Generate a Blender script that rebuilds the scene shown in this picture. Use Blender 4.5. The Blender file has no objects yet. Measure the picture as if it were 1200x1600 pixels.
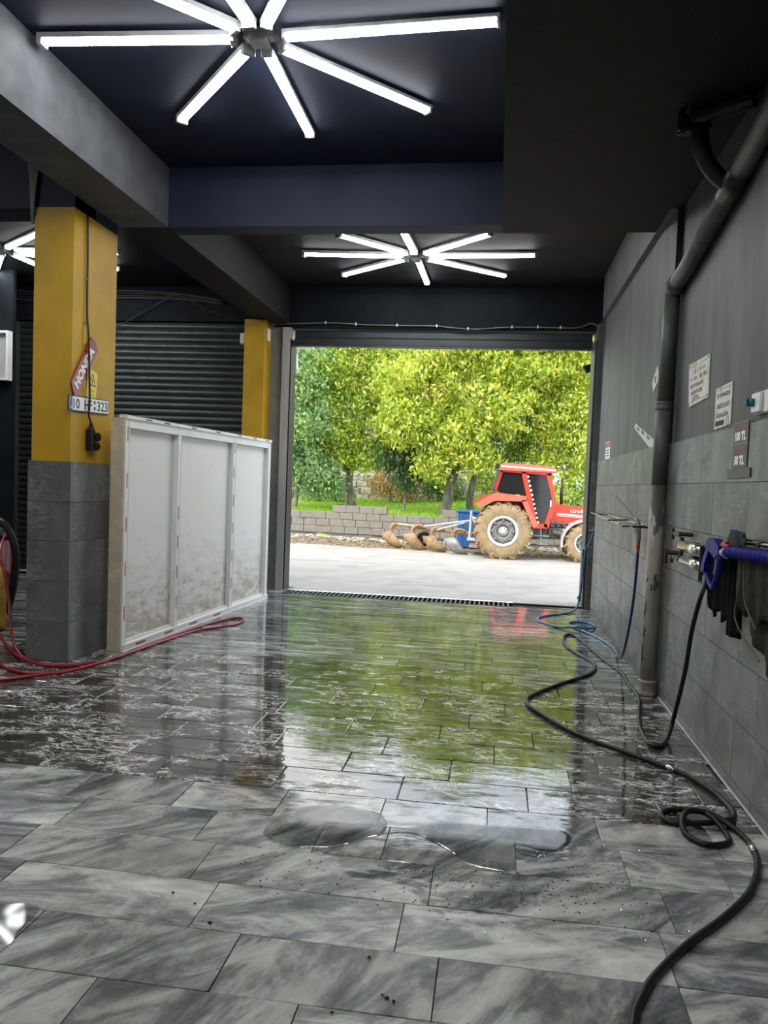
import bpy, bmesh, math, random
import numpy as np
from mathutils import Vector, Matrix, noise as mnoise
random.seed(7); rng = np.random.default_rng(7)
sc = bpy.context.scene
col = sc.collection
R_ = math.radians

# ------------------------------------------------------------------ camera
def cam_setup():
    yaw, pitch, roll = R_(8.0), R_(-3.03), R_(2.21)
    fw = Vector((-math.sin(yaw)*math.cos(pitch), math.cos(yaw)*math.cos(pitch), math.sin(pitch)))
    r0 = Vector((math.cos(yaw), math.sin(yaw), 0)); u0 = r0.cross(fw)
    r = r0*math.cos(roll) + u0*math.sin(roll); u = r.cross(fw)
    cd = bpy.data.cameras.new('camera'); cam = bpy.data.objects.new('camera', cd); col.objects.link(cam)
    m = Matrix(((r.x, u.x, -fw.x, 0), (r.y, u.y, -fw.y, 0), (r.z, u.z, -fw.z, 1.45), (0, 0, 0, 1)))
    cam.matrix_world = m
    cd.sensor_fit = 'VERTICAL'; cd.sensor_height = 36; cd.sensor_width = 27
    cd.lens = 1232/1600*36; cd.shift_y = 21.9/1600; cd.clip_end = 300; cd.clip_start = .05
    sc.camera = cam
cam_setup()
# ------------------------------------------------------------------ world, sun, exposure
SKY = 2.9; SUN = 3.2; LED = 30.0
w = bpy.data.worlds.new('sky'); sc.world = w; w.use_nodes = True
nt = w.node_tree; bg = nt.nodes['Background']
tc = nt.nodes.new('ShaderNodeTexCoord'); nz = nt.nodes.new('ShaderNodeTexNoise'); cr = nt.nodes.new('ShaderNodeValToRGB')
nz.inputs['Scale'].default_value = 2.2; nz.inputs['Detail'].default_value = 5
cr.color_ramp.elements[0].position = .35; cr.color_ramp.elements[0].color = (.62, .80, 1.0, 1)
cr.color_ramp.elements[1].position = .62; cr.color_ramp.elements[1].color = (1.0, 1.0, 1.0, 1)
nt.links.new(tc.outputs['Generated'], nz.inputs['Vector']); nt.links.new(nz.outputs['Fac'], cr.inputs['Fac'])
nt.links.new(cr.outputs['Color'], bg.inputs['Color']); bg.inputs['Strength'].default_value = SKY
sl = bpy.data.lights.new('sun', 'SUN'); sl.energy = SUN; sl.angle = R_(25); sl.color = (1, .96, .88)
so = bpy.data.objects.new('sun', sl); col.objects.link(so)
so.rotation_euler = (R_(42), 0, R_(-28)); so.location = (0, 0, 20)
vs = sc.view_settings; vs.view_transform = 'Standard'; vs.look = 'None'; vs.gamma = 1; vs.exposure = 0.15
vs.use_curve_mapping = False; sc.display_settings.display_device = 'sRGB'

# ------------------------------------------------------------------ material helpers
def newmat(name):
    m = bpy.data.materials.new(name); m.use_nodes = True
    return m, m.node_tree, m.node_tree.nodes['Principled BSDF']
def N(nt, typ, **kw):
    n = nt.nodes.new(typ)
    for k, v in kw.items():
        if k.startswith('_'): setattr(n, k[1:], v)
        else: n.inputs[k.replace('__', ' ')].default_value = v
    return n
def ramp(nt, src, stops):
    r = nt.nodes.new('ShaderNodeValToRGB'); e = r.color_ramp.elements
    while len(e) < len(stops): e.new(.5)
    for i, (p, c) in enumerate(stops):
        e[i].position = p
        e[i].color = (c, c, c, 1) if isinstance(c, (int, float)) else (*c, 1)
    nt.links.new(src, r.inputs['Fac']); return r.outputs['Color']
def mix(nt, fac, a, b, blend='MIX'):
    m = nt.nodes.new('ShaderNodeMix'); m.data_type = 'RGBA'; m.blend_type = blend
    for sock, v in ((m.inputs[0], fac), (m.inputs[6], a), (m.inputs[7], b)):
        if isinstance(v, (int, float)): sock.default_value = v
        elif isinstance(v, tuple): sock.default_value = (*v, 1)
        else: nt.links.new(v, sock)
    return m.outputs[2]
def math_(nt, op, a, b=0.0, clamp=False):
    m = nt.nodes.new('ShaderNodeMath'); m.operation = op; m.use_clamp = clamp
    for i, v in enumerate((a, b)):
        if isinstance(v, (int, float)): m.inputs[i].default_value = v
        else: nt.links.new(v, m.inputs[i])
    return m.outputs[0]
def pos(nt, scale=(1, 1, 1), rnd=0.0, rot=(0, 0, 0)):
    """world position, optionally shifted per object"""
    g = nt.nodes.new('ShaderNodeNewGeometry'); out = g.outputs['Position']
    if rnd:
        oi = nt.nodes.new('ShaderNodeObjectInfo'); v = nt.nodes.new('ShaderNodeVectorMath'); v.operation = 'MULTIPLY_ADD'
        v.inputs[1].default_value = (rnd, rnd*.7, rnd*1.3)
        nt.links.new(oi.outputs['Random'], v.inputs[0]); nt.links.new(out, v.inputs[2]); out = v.outputs[0]
    mp = nt.nodes.new('ShaderNodeMapping'); mp.inputs['Scale'].default_value = scale; mp.inputs['Rotation'].default_value = rot
    nt.links.new(out, mp.inputs['Vector']); return mp.outputs[0]
def noise(nt, vec, scale, detail=4, rough=.55, dist=0.0):
    n = N(nt, 'ShaderNodeTexNoise', Scale=scale, Detail=detail, Roughness=rough, Distortion=dist)
    nt.links.new(vec, n.inputs['Vector']); return n.outputs['Fac']
def bump(nt, b, h, strength, dist=.01):
    n = N(nt, 'ShaderNodeBump', Strength=strength, Distance=dist)
    nt.links.new(h, n.inputs['Height']); nt.links.new(n.outputs[0], b.inputs['Normal'])

def plain(name, c, rough=.5, metal=0.0, var=.18, scale=9, bmp=0.0, spec=.5, dirt=None, dirt_lo=.5, dirt_hi=.7, emit=0, alpha=1):
    m, nt, b = newmat(name)
    b.inputs['Metallic'].default_value = metal; b.inputs['Specular IOR Level'].default_value = spec
    v = pos(nt); f = noise(nt, v, scale, 5)
    lo = tuple(x*(1-var) for x in c); hi = tuple(min(1, x*(1+var)) for x in c)
    cc = ramp(nt, f, [(.3, lo), (.7, hi)])
    if dirt:
        f2 = noise(nt, v, scale*.45, 7, .65); cc = mix(nt, ramp(nt, f2, [(dirt_lo, 0.), (dirt_hi, 1.)]), cc, dirt)
    nt.links.new(cc, b.inputs['Base Color'])
    b.inputs['Roughness'].default_value = rough
    if bmp: bump(nt, b, noise(nt, v, scale*6, 4), bmp, .004)
    if emit:
        b.inputs['Emission Strength'].default_value = emit; nt.links.new(cc, b.inputs['Emission Color'])
    if alpha < 1: b.inputs['Alpha'].default_value = alpha
    return m

def marble(name, kind):
    m, nt, b = newmat(name)
    if kind == 'dry':
        v0 = pos(nt, (1, 1, 1), 37)
        oi0 = nt.nodes.new('ShaderNodeObjectInfo'); vr = nt.nodes.new('ShaderNodeVectorRotate'); vr.rotation_type = 'Z_AXIS'
        nt.links.new(v0, vr.inputs['Vector']); nt.links.new(math_(nt, 'MULTIPLY_ADD' if False else 'ADD', math_(nt, 'MULTIPLY', oi0.outputs['Random'], 1.3), -1.25), vr.inputs['Angle'])
        mp = N(nt, 'ShaderNodeMapping'); mp.inputs['Scale'].default_value = (1, 2.5, 1); nt.links.new(vr.outputs[0], mp.inputs['Vector']); v = mp.outputs[0]
        f = noise(nt, v, 1.9, 12, .68, .9); f2 = noise(nt, v, 8, 10, .75, .5)
        s = math_(nt, 'ADD', math_(nt, 'MULTIPLY', f, .75), math_(nt, 'MULTIPLY', f2, .25))
        c = ramp(nt, s, [(.39, (.065, .073, .078)), (.47, (.24, .25, .25)), (.53, (.53, .52, .48)), (.64, (.82, .80, .73))])
        oi = nt.nodes.new('ShaderNodeObjectInfo'); tone = ramp(nt, oi.outputs['Random'], [(0, .66), (1, 1.05)])
        c = mix(nt, 1.0, c, tone, 'MULTIPLY')
        d = noise(nt, pos(nt), 1.3, 6, .6); dm = ramp(nt, d, [(.50, 0.), (.68, .55)])
        c = mix(nt, dm, c, (.09, .085, .07))
        sp = noise(nt, pos(nt), 38, 3, .6); spm = ramp(nt, sp, [(.69, 0.), (.74, .8)])
        c = mix(nt, spm, c, (.03, .03, .03))
    elif kind == 'band':
        v = pos(nt, (1, 1.9, 1), 11)
        f = noise(nt, v, 2.0, 6, .6, .5)
        base = ramp(nt, f, [(.35, (.030, .027, .023)), (.65, (.085, .078, .068))])
        vv = pos(nt, (.8, 1.7, 1), 23, (0, 0, R_(14)))
        r1 = math_(nt, 'ABSOLUTE', math_(nt, 'SUBTRACT', noise(nt, vv, 3.4, 6, .62, 1.9), .5))
        l1 = ramp(nt, r1, [(0., 1.), (.014, .9), (.022, 0.)])
        msk = ramp(nt, noise(nt, pos(nt, (1, 1.5, 1), 5), 3.1, 5), [(.45, 0.), (.54, 1.)])
        r2 = math_(nt, 'ABSOLUTE', math_(nt, 'SUBTRACT', noise(nt, vv, 9, 5, .6, 1.2), .48))
        l2 = ramp(nt, r2, [(0., .8), (.012, .5), (.02, 0.)])
        vein = math_(nt, 'MULTIPLY', math_(nt, 'MAXIMUM', l1, l2), msk)
        c = mix(nt, vein, base, (.80, .78, .74))
    else:
        v = pos(nt, (.5, 3.8, 1), 31, (0, 0, R_(3)))
        f = noise(nt, v, 2.6, 9, .66, 1.2)
        c = ramp(nt, f, [(.40, (.05, .055, .06)), (.50, (.19, .20, .20)), (.60, (.55, .55, .54))])
        oi = nt.nodes.new('ShaderNodeObjectInfo'); c = mix(nt, 1.0, c, ramp(nt, oi.outputs['Random'], [(0, .7), (1, 1.15)]), 'MULTIPLY')
    nt.links.new(c, b.inputs['Base Color'])
    # how wet the floor stands: open water beyond the dark band, drying towards the near rows
    g = nt.nodes.new('ShaderNodeNewGeometry'); sx = nt.nodes.new('ShaderNodeSeparateXYZ'); nt.links.new(g.outputs['Position'], sx.inputs[0])
    n1 = noise(nt, pos(nt), 1.7, 6, .6, .4)
    edge = math_(nt, 'ADD', sx.outputs['Y'], math_(nt, 'MULTIPLY', math_(nt, 'SUBTRACT', n1, .5), 1.5))
    xb = math_(nt, 'ABSOLUTE', math_(nt, 'ADD', sx.outputs['X'], .12)); xb = math_(nt, 'MULTIPLY', math_(nt, 'SUBTRACT', 1.0, xb, True), .75)
    wet = math_(nt, 'MULTIPLY', math_(nt, 'SUBTRACT', math_(nt, 'ADD', edge, xb), 3.25), 7.0, True)
    patch = ramp(nt, n1, [(.67, 0.), (.69, 1.)])
    wet = math_(nt, 'MAXIMUM', wet, math_(nt, 'MULTIPLY', patch, .75))
    fine = noise(nt, pos(nt, (1, 1.6, 1)), 9, 6, .65)
    dryr = math_(nt, 'ADD', math_(nt, 'MULTIPLY', fine, .22), .30)
    fs = noise(nt, pos(nt, (.7, 3.0, 1)), 5, 7, .68, .5)
    wetr = ramp(nt, fs, [(.42, .02), (.52, .07), (.64, .34)])
    rr = mix(nt, wet, dryr, wetr)
    nt.links.new(rr, b.inputs['Roughness'])
    b.inputs['Specular IOR Level'].default_value = .5
    b.inputs['Coat Weight'].default_value = 1.0; b.inputs['Coat IOR'].default_value = 1.33
    nt.links.new(math_(nt, 'MULTIPLY', wet, ramp(nt, fs, [(.46, .30), (.62, .0)])), b.inputs['Coat Weight']); b.inputs['Coat Roughness'].default_value = .03
    h1 = noise(nt, pos(nt, (1, 2.2, 1)), 5.5, 3, .5, .6); h2 = noise(nt, pos(nt), 45, 3)
    hh = math_(nt, 'ADD', math_(nt, 'MULTIPLY', h1, 1.0), math_(nt, 'MULTIPLY', h2, .06))
    bn = N(nt, 'ShaderNodeBump', Strength=.09, Distance=.01); nt.links.new(hh, bn.inputs['Height'])
    nt.links.new(bn.outputs[0], b.inputs['Normal']); nt.links.new(bn.outputs[0], b.inputs['Coat Normal'])
    return m

def walltile(name, dark=1.0):
    m, nt, b = newmat(name)
    v = pos(nt, (1, 1, 1), 19, (R_(35), 0, 0))
    f = noise(nt, v, 3.2, 9, .68, .7)
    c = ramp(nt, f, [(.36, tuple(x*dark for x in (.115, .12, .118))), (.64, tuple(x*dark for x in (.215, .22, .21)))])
    oi = nt.nodes.new('ShaderNodeObjectInfo'); c = mix(nt, 1.0, c, ramp(nt, oi.outputs['Random'], [(0, .82), (1, 1.1)]), 'MULTIPLY')
    vv = pos(nt, (1, .7, 2.2), 29, (R_(-32), 0, 0))
    r1 = math_(nt, 'ABSOLUTE', math_(nt, 'SUBTRACT', noise(nt, vv, 3.0, 9, .7, 1.2), .5))
    l1 = ramp(nt, r1, [(0., .55), (.006, .28), (.018, 0.)])
    msk = ramp(nt, noise(nt, v, 2.6, 3), [(.46, 0.), (.58, 1.)])
    c = mix(nt, math_(nt, 'MULTIPLY', l1, msk), c, (.48, .49, .48))
    st = ramp(nt, noise(nt, pos(nt, (1, 1, .25)), 4, 6, .6), [(.5, 0.), (.8, .5)])
    c = mix(nt, st, c, (.15, .14, .115))
    nt.links.new(c, b.inputs['Base Color'])
    nt.links.new(ramp(nt, noise(nt, pos(nt), 5, 5), [(.35, .34), (.7, .5)]), b.inputs['Roughness']); b.inputs['Specular IOR Level'].default_value = .38
    return m

def leafmat(name, cols):
    m, nt, b = newmat(name)
    a = nt.nodes.new('ShaderNodeAttribute'); a.attribute_name = 'tint'
    st = [(i/(len(cols)-1), c) for i, c in enumerate(cols)]
    c = ramp(nt, a.outputs['Fac'], st)
    d = nt.nodes.new('ShaderNodeBsdfDiffuse'); t = nt.nodes.new('ShaderNodeBsdfTranslucent'); g = nt.nodes.new('ShaderNodeBsdfGlossy')
    g.inputs['Roughness'].default_value = .45; g.inputs['Color'].default_value = (1, 1, 1, 1)
    mx = nt.nodes.new('ShaderNodeMixShader'); mx.inputs[0].default_value = .42
    mg = nt.nodes.new('ShaderNodeMixShader'); mg.inputs[0].default_value = .05
    nt.links.new(c, d.inputs[0]); nt.links.new(c, t.inputs[0])
    nt.links.new(d.outputs[0], mx.inputs[1]); nt.links.new(t.outputs[0], mx.inputs[2])
    nt.links.new(mx.outputs[0], mg.inputs[1]); nt.links.new(g.outputs[0], mg.inputs[2])
    nt.links.new(mg.outputs[0], nt.nodes['Material Output'].inputs[0])
    return m

def emis(name, c, s):
    m, nt, b = newmat(name); b.inputs['Base Color'].default_value = (*c, 1)
    b.inputs['Emission Color'].default_value = (*c, 1); b.inputs['Emission Strength'].default_value = s
    return m

def streaked(name, c1, c2, scale=(1, 1, .15), rough=.6, sc_=7, chip=None):
    m, nt, b = newmat(name); v = pos(nt, scale)
    c = ramp(nt, noise(nt, v, sc_, 6, .6), [(.35, c1), (.65, c2)])
    if chip:
        ch = noise(nt, pos(nt, (1, 1, .45)), 13, 6, .65); c = mix(nt, ramp(nt, ch, [(chip[1], 0.), (chip[1]+.02, 1.)]), c, chip[0])
    nt.links.new(c, b.inputs['Base Color']); b.inputs['Roughness'].default_value = rough
    bump(nt, b, noise(nt, pos(nt), 40, 4), .15, .004)
    return m

def stained(name):
    m, nt, b = newmat(name)
    g = nt.nodes.new('ShaderNodeNewGeometry'); sx = nt.nodes.new('ShaderNodeSeparateXYZ'); nt.links.new(g.outputs['Position'], sx.inputs[0])
    n1 = noise(nt, pos(nt, (1, .6, 1.4)), 9, 8, .72, .6)
    h = math_(nt, 'ADD', math_(nt, 'MULTIPLY', sx.outputs['Z'], -.75), .62)
    a = math_(nt, 'ADD', h, math_(nt, 'MULTIPLY', math_(nt, 'SUBTRACT', n1, .5), 1.9))
    c = ramp(nt, a, [(.0, (.84, .82, .78)), (.33, (.73, .71, .66)), (.58, (.50, .455, .37)), (.95, (.33, .28, .19))])
    vv = pos(nt, (1, 1, 1)); sc1 = math_(nt, 'ABSOLUTE', math_(nt, 'SUBTRACT', noise(nt, vv, 7, 4, .6, 2.5), .5))
    mk = ramp(nt, noise(nt, vv, 3, 4), [(.52, 0.), (.62, .5)])
    c = mix(nt, math_(nt, 'MULTIPLY', ramp(nt, sc1, [(0., 1.), (.012, 0.)]), mk), c, (.40, .38, .35))
    nt.links.new(c, b.inputs['Base Color']); b.inputs['Roughness'].default_value = .5
    return m
def peeled(name):
    m, nt, b = newmat(name)
    g = nt.nodes.new('ShaderNodeNewGeometry'); sx = nt.nodes.new('ShaderNodeSeparateXYZ'); nt.links.new(g.outputs['Position'], sx.inputs[0])
    n1 = noise(nt, pos(nt, (1, 1, .4)), 11, 7, .7)
    a = math_(nt, 'ADD', n1, math_(nt, 'MULTIPLY', math_(nt, 'SUBTRACT', sx.outputs['Z'], 1.28), .9))
    a = math_(nt, 'MAXIMUM', a, math_(nt, 'SUBTRACT', n1, .10))
    beige = ramp(nt, noise(nt, pos(nt, (1, 1, .3)), 9, 5), [(.35, (.27, .24, .20)), (.65, (.45, .41, .36))])
    c = mix(nt, ramp(nt, a, [(.50, 0.), (.515, 1.)]), beige, (.075, .075, .070))
    nt.links.new(c, b.inputs['Base Color']); b.inputs['Roughness'].default_value = .5
    bump(nt, b, ramp(nt, a, [(.50, 0.), (.515, 1.)]), .3, .002)
    return m

M = dict(
    marble_dry=marble('marble_dry', 'dry'), marble_band=marble('marble_band', 'band'), marble_far=marble('marble_far', 'far'),
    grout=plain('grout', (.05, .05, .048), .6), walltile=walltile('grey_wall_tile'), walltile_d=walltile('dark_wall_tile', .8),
    navy=plain('navy_paint', (.014, .019, .040), .6, spec=.25, var=.2, scale=3, bmp=.25), charcoal=plain('charcoal_paint', (.014, .014, .015), .7, spec=.2, var=.25, scale=4, bmp=.4),
    greyplaster=streaked('grey_plaster', (.062, .063, .061), (.112, .113, .108), (1, 1, .25), .6, 5),
    beamgrey=plain('beam_grey', (.10, .105, .115), .65, spec=.3, var=.25, scale=5, bmp=.4),
    black=plain('black_paint', (.009, .012, .015), .7, var=.3, scale=3, spec=.12),
    yellow=plain('yellow_paint', (.52, .30, .004), .55, var=.10, scale=4, bmp=.2, dirt=(.30, .19, .02), dirt_lo=.58, dirt_hi=.8),
    steel_dark=streaked('dark_steel', (.035, .038, .038), (.075, .08, .078), (1, 1, .1), .45, 8),
    shutter=plain('shutter_steel', (.040, .048, .050), .42, .3, var=.2, scale=6),
    steel=streaked('guide_steel', (.36, .365, .355), (.52, .52, .50), (1, 1, .1), .45, 8),
    white=plain('white_plastic', (.82, .82, .80), .4, var=.05, scale=5),
    whiteboard=stained('stained_board'),
    wood=plain('raw_timber', (.62, .54, .40), .6, var=.2, scale=7, dirt=(.25, .17, .08), dirt_lo=.6),
    chrome=plain('chrome', (.65, .66, .62), .22, 1.0, var=.15, scale=4), iron=plain('dark_iron', (.045, .04, .038), .45, .6, var=.4, scale=20),
    rubber=plain('black_rubber', (.009, .009, .010), .42, var=.3, scale=10, spec=.35), bluehose=plain('blue_hose', (.03, .16, .30), .35, var=.2),
    navyhose=plain('navy_hose', (.010, .02, .09), .35, var=.2), redhose=plain('red_hose', (.30, .015, .03), .35, var=.2),
    blueplastic=plain('blue_plastic', (.010, .010, .20), .5, var=.15, spec=.25), redplastic=plain('red_plastic', (.45, .02, .015), .4),
    cloth=plain('black_cloth', (.006, .006, .007), .95, spec=.15, var=.5, scale=30, bmp=.5), cloth2=plain('olive_cloth', (.020, .020, .013), .95, var=.5, scale=30, bmp=.5),
    clothtrim=plain('cloth_edge', (.13, .125, .07), .9), greycloth=plain('grey_cloth', (.05, .065, .07), .9, var=.3, scale=20, bmp=.4),
    led=emis('led_diffuser', (.97, .99, 1.0), LED), ledframe=plain('light_housing', (.55, .56, .57), .4, .4),
    signred=plain('sign_red', (.30, .02, .035), .35, var=.05), signwhite=plain('sign_white', (.88, .88, .86), .4, var=.04),
    paperworn=plain('worn_sign', (.66, .65, .58), .5, var=.1, scale=14, dirt=(.28, .24, .19), dirt_lo=.5, dirt_hi=.7),
    signyellow=plain('warning_yellow', (.75, .62, .02), .4, var=.05), ink=plain('black_ink', (.012, .012, .012), .5), inkgrey=plain('faded_ink', (.12, .115, .10), .6),
    inkred=plain('faded_red_ink', (.42, .27, .23), .6), pricered=plain('price_red', (.42, .10, .10), .5), signgrey=plain('sign_charcoal', (.055, .052, .048), .45),
    eublue=plain('plate_blue', (.03, .07, .30), .4), teal=plain('teal_plastic', (.0, .16, .19), .3),
    pvc=streaked('drain_pipe_paint', (.07, .07, .066), (.12, .118, .11), (1, 1, .4), .5, 8),
    pvcworn=peeled('worn_pipe_paint'),
    cablegrey=plain('grey_cable', (.20, .20, .19), .5), gasyellow=plain('gas_yellow', (.55, .33, .02), .4, dirt=(.2, .12, .02)),
    vacred=plain('vacuum_red', (.16, .008, .010), .35),
)

# ------------------------------------------------------------------ geometry helpers
def bm_obj(name, bm, m, parent=None, smooth=False, center=True):
    me = bpy.data.meshes.new(name)
    bmesh.ops.recalc_face_normals(bm, faces=bm.faces[:])
    bm.to_mesh(me); bm.free()
    return link_mesh(name, me, m, parent, smooth, center)
def link_mesh(name, me, m, parent=None, smooth=False, center=True):
    o = bpy.data.objects.new(name, me); col.objects.link(o)
    for mm in (m if isinstance(m, (list, tuple)) else [m]): me.materials.append(mm)
    n = len(me.vertices); co = np.empty(n*3, np.float32); me.vertices.foreach_get('co', co); co = co.reshape(-1, 3)
    if center:
        c = (co.min(0)+co.max(0))/2; c[2] = co[:, 2].min()
        me.vertices.foreach_set('co', (co-c).ravel())
        o.location = Vector([float(x) for x in c])
    if parent is not None:
        o.parent = parent; o.location = o.location - wloc(parent)
    if smooth: me.polygons.foreach_set('use_smooth', [True]*len(me.polygons))
    me.update(); return o
def wloc(o):
    v = Vector(o.location)
    while o.parent is not None: o = o.parent; v += Vector(o.location)
    return v
def tag(o, label=None, cat=None, group=None, kind=None):
    if label: o['label'] = label
    if cat: o['category'] = cat
    if group: o['group'] = group
    if kind: o['kind'] = kind
    return o
def thing(name, label, cat, loc, group=None):
    o = bpy.data.objects.new(name, None); col.objects.link(o); o.location = loc; o.empty_display_size = .1
    return tag(o, label, cat, group)
def struct(name, bm, m, label=None, center=True, smooth=False):
    o = bm_obj(name, bm, m, None, smooth, center); o['kind'] = 'structure'
    if label: o['label'] = label
    return o
def B(): return bmesh.new()
def box(bm, x0, x1, y0, y1, z0, z1, bev=0):
    g = bmesh.ops.create_cube(bm, size=1); vs_ = g['verts']
    for v in vs_:
        v.co = Vector((x0+(v.co.x+.5)*(x1-x0), y0+(v.co.y+.5)*(y1-y0), z0+(v.co.z+.5)*(z1-z0)))
    if bev:
        es = list({e for v in vs_ for e in v.link_edges}); bmesh.ops.bevel(bm, geom=es, offset=bev, segments=1, affect='EDGES')
def obox(bm, c, ax, ay, az, sx, sy, sz, bev=0):
    """oriented box: centre, three unit axes, full sizes"""
    g = bmesh.ops.create_cube(bm, size=1); c = Vector(c); ax, ay, az = Vector(ax), Vector(ay), Vector(az); vs_ = g['verts']
    for v in vs_: v.co = c + ax*(v.co.x*sx) + ay*(v.co.y*sy) + az*(v.co.z*sz)
    if bev:
        es = list({e for v in vs_ for e in v.link_edges}); bmesh.ops.bevel(bm, geom=es, offset=bev, segments=1, affect='EDGES')
def frame_from(d):
    d = Vector(d).normalized(); up = Vector((0, 0, 1)) if abs(d.z) < .9 else Vector((1, 0, 0))
    a = d.cross(up).normalized(); return a, d.cross(a).normalized(), d
def smoothpath(pts, k=6):
    P = [Vector(p) for p in pts]
    if len(P) < 3: return P
    P = [P[0]*2-P[1]] + P + [P[-1]*2-P[-2]]; out = []
    for i in range(1, len(P)-2):
        for j in range(k):
            t = j/k; p0, p1, p2, p3 = P[i-1:i+3]
            out.append(.5*((2*p1)+(p2-p0)*t+(2*p0-5*p1+4*p2-p3)*t*t+(3*p1-p0-3*p2+p3)*t**3))
    out.append(P[-2]); return out
def tube(bm, pts, r, n=8, smooth=0, caps=True):
    P = smoothpath(pts, smooth) if smooth else [Vector(p) for p in pts]
    rs = r if isinstance(r, (list, tuple)) else None
    if rs and len(rs) != len(P): rs = [rs[0]+(rs[-1]-rs[0])*i/(len(P)-1) for i in range(len(P))] if len(rs) == 2 else [np.interp(i/(len(P)-1)*(len(rs)-1), range(len(rs)), rs) for i in range(len(P))]
    rings = []; a = None
    for i, p in enumerate(P):
        d = (P[min(i+1, len(P)-1)]-P[max(i-1, 0)])
        if d.length < 1e-7: d = Vector((0, 0, 1))
        d.normalize()
        if a is None: a = frame_from(d)[0]
        a = (a-d*a.dot(d)); a = a.normalized() if a.length > 1e-5 else frame_from(d)[0]
        b = d.cross(a); rr = rs[i] if rs else r
        rings.append([bm.verts.new(p+a*rr*math.cos(2*math.pi*k/n)+b*rr*math.sin(2*math.pi*k/n)) for k in range(n)])
    for i in range(len(rings)-1):
        for k in range(n): bm.faces.new((rings[i][k], rings[i][(k+1) % n], rings[i+1][(k+1) % n], rings[i+1][k]))
    if caps: bm.faces.new(rings[0][::-1]); bm.faces.new(rings[-1])
def lathe(bm, prof, o, axis=(0, 0, 1), n=24, closed=False):
    """prof: (radius, height) pairs along axis from o"""
    a, b, d = frame_from(axis); o = Vector(o); rings = []
    for r, h in prof: rings.append([bm.verts.new(o+d*h+(a*math.cos(2*math.pi*k/n)+b*math.sin(2*math.pi*k/n))*max(r, 1e-4)) for k in range(n)])
    L = len(rings)
    for i in range(L if closed else L-1):
        for k in range(n): bm.faces.new((rings[i][k], rings[i][(k+1) % n], rings[(i+1) % L][(k+1) % n], rings[(i+1) % L][k]))
    if not closed: bm.faces.new(rings[0][::-1]); bm.faces.new(rings[-1])
def prism(bm, poly, o, u, v, w_, th):
    """polygon poly in plane (u,v) at o, extruded th along w"""
    o, u, v, w_ = Vector(o), Vector(u), Vector(v), Vector(w_)
    A = [bm.verts.new(o+u*p[0]+v*p[1]) for p in poly]; C = [bm.verts.new(o+u*p[0]+v*p[1]+w_*th) for p in poly]
    bm.faces.new(A[::-1]); bm.faces.new(C); n = len(poly)
    for i in range(n): bm.faces.new((A[i], A[(i+1) % n], C[(i+1) % n], C[i]))
def one(name, fn, m, parent=None, smooth=False):
    bm = B(); fn(bm); return bm_obj(name, bm, m, parent, smooth)
def text(s, name, m, parent, c, u, v, wdt, hgt, th=.002, bold=0.0, italic=0.0):
    """lettering as thin raised geometry, centre c, reading direction u, up v, fitted to wdt x hgt"""
    cu = bpy.data.curves.new('t', 'FONT'); cu.body = s; cu.align_x = 'LEFT'; cu.offset = bold; cu.resolution_u = 3; cu.shear = italic
    to = bpy.data.objects.new('t', cu); col.objects.link(to)
    bpy.context.view_layer.update(); me = bpy.data.meshes.new_from_object(to.evaluated_get(bpy.context.evaluated_depsgraph_get()))
    bpy.data.objects.remove(to); bpy.data.curves.remove(cu)
    bm = B(); bm.from_mesh(me); bpy.data.meshes.remove(me)
    xs = [q.co.x for q in bm.verts]; ys = [q.co.y for q in bm.verts]; x0, x1, y0, y1 = min(xs), max(xs), min(ys), max(ys)
    u, v, c = Vector(u), Vector(v), Vector(c); nrm = u.cross(v).normalized()
    for q in bm.verts: q.co = c+u*((q.co.x-(x0+x1)/2)/(x1-x0)*wdt)+v*((q.co.y-(y0+y1)/2)/(y1-y0)*hgt)+nrm*th
    me = bpy.data.meshes.new(name); bm.to_mesh(me); bm.free()
    return link_mesh(name, me, m, parent)

# ================================================================== SETTING: floor with its tiles
YD = 10.2          # door plane
fl = struct('floor', (lambda b: (box(b, -9, 1.4, -3, YD-.40, -.25, -.013), b)[1])(B()), M['grout'], 'wet marble floor of the wash bay')
tile_cache = {}
def tile_mesh(wd, dp, mk):
    k = (round(wd, 3), round(dp, 3), mk)
    if k not in tile_cache:
        bm = B(); box(bm, -wd/2, wd/2, -dp/2, dp/2, -.018, 0, .0012 if mk == 'marble_dry' else .004); me = bpy.data.meshes.new('floor_tile')
        bmesh.ops.recalc_face_normals(bm, faces=bm.faces[:]); bm.to_mesh(me); bm.free(); me.materials.append(M[mk]); tile_cache[k] = me
    return tile_cache[k]
known = {0: [-1.415, -.742, -.11, .60], 1: [-1.67, -.92, -.25, .60], 2: [-1.79, -1.037, -.17, .66], 3: [-1.74, -1.14, -.655, -.38, .14, .56, .925], 4: [-2.22, -1.855, -1.36, -.90, -.44, .025, .5, .97]}
P0, DP = 2.072, .2945
far_tiles = B(); ntile = 0
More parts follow.
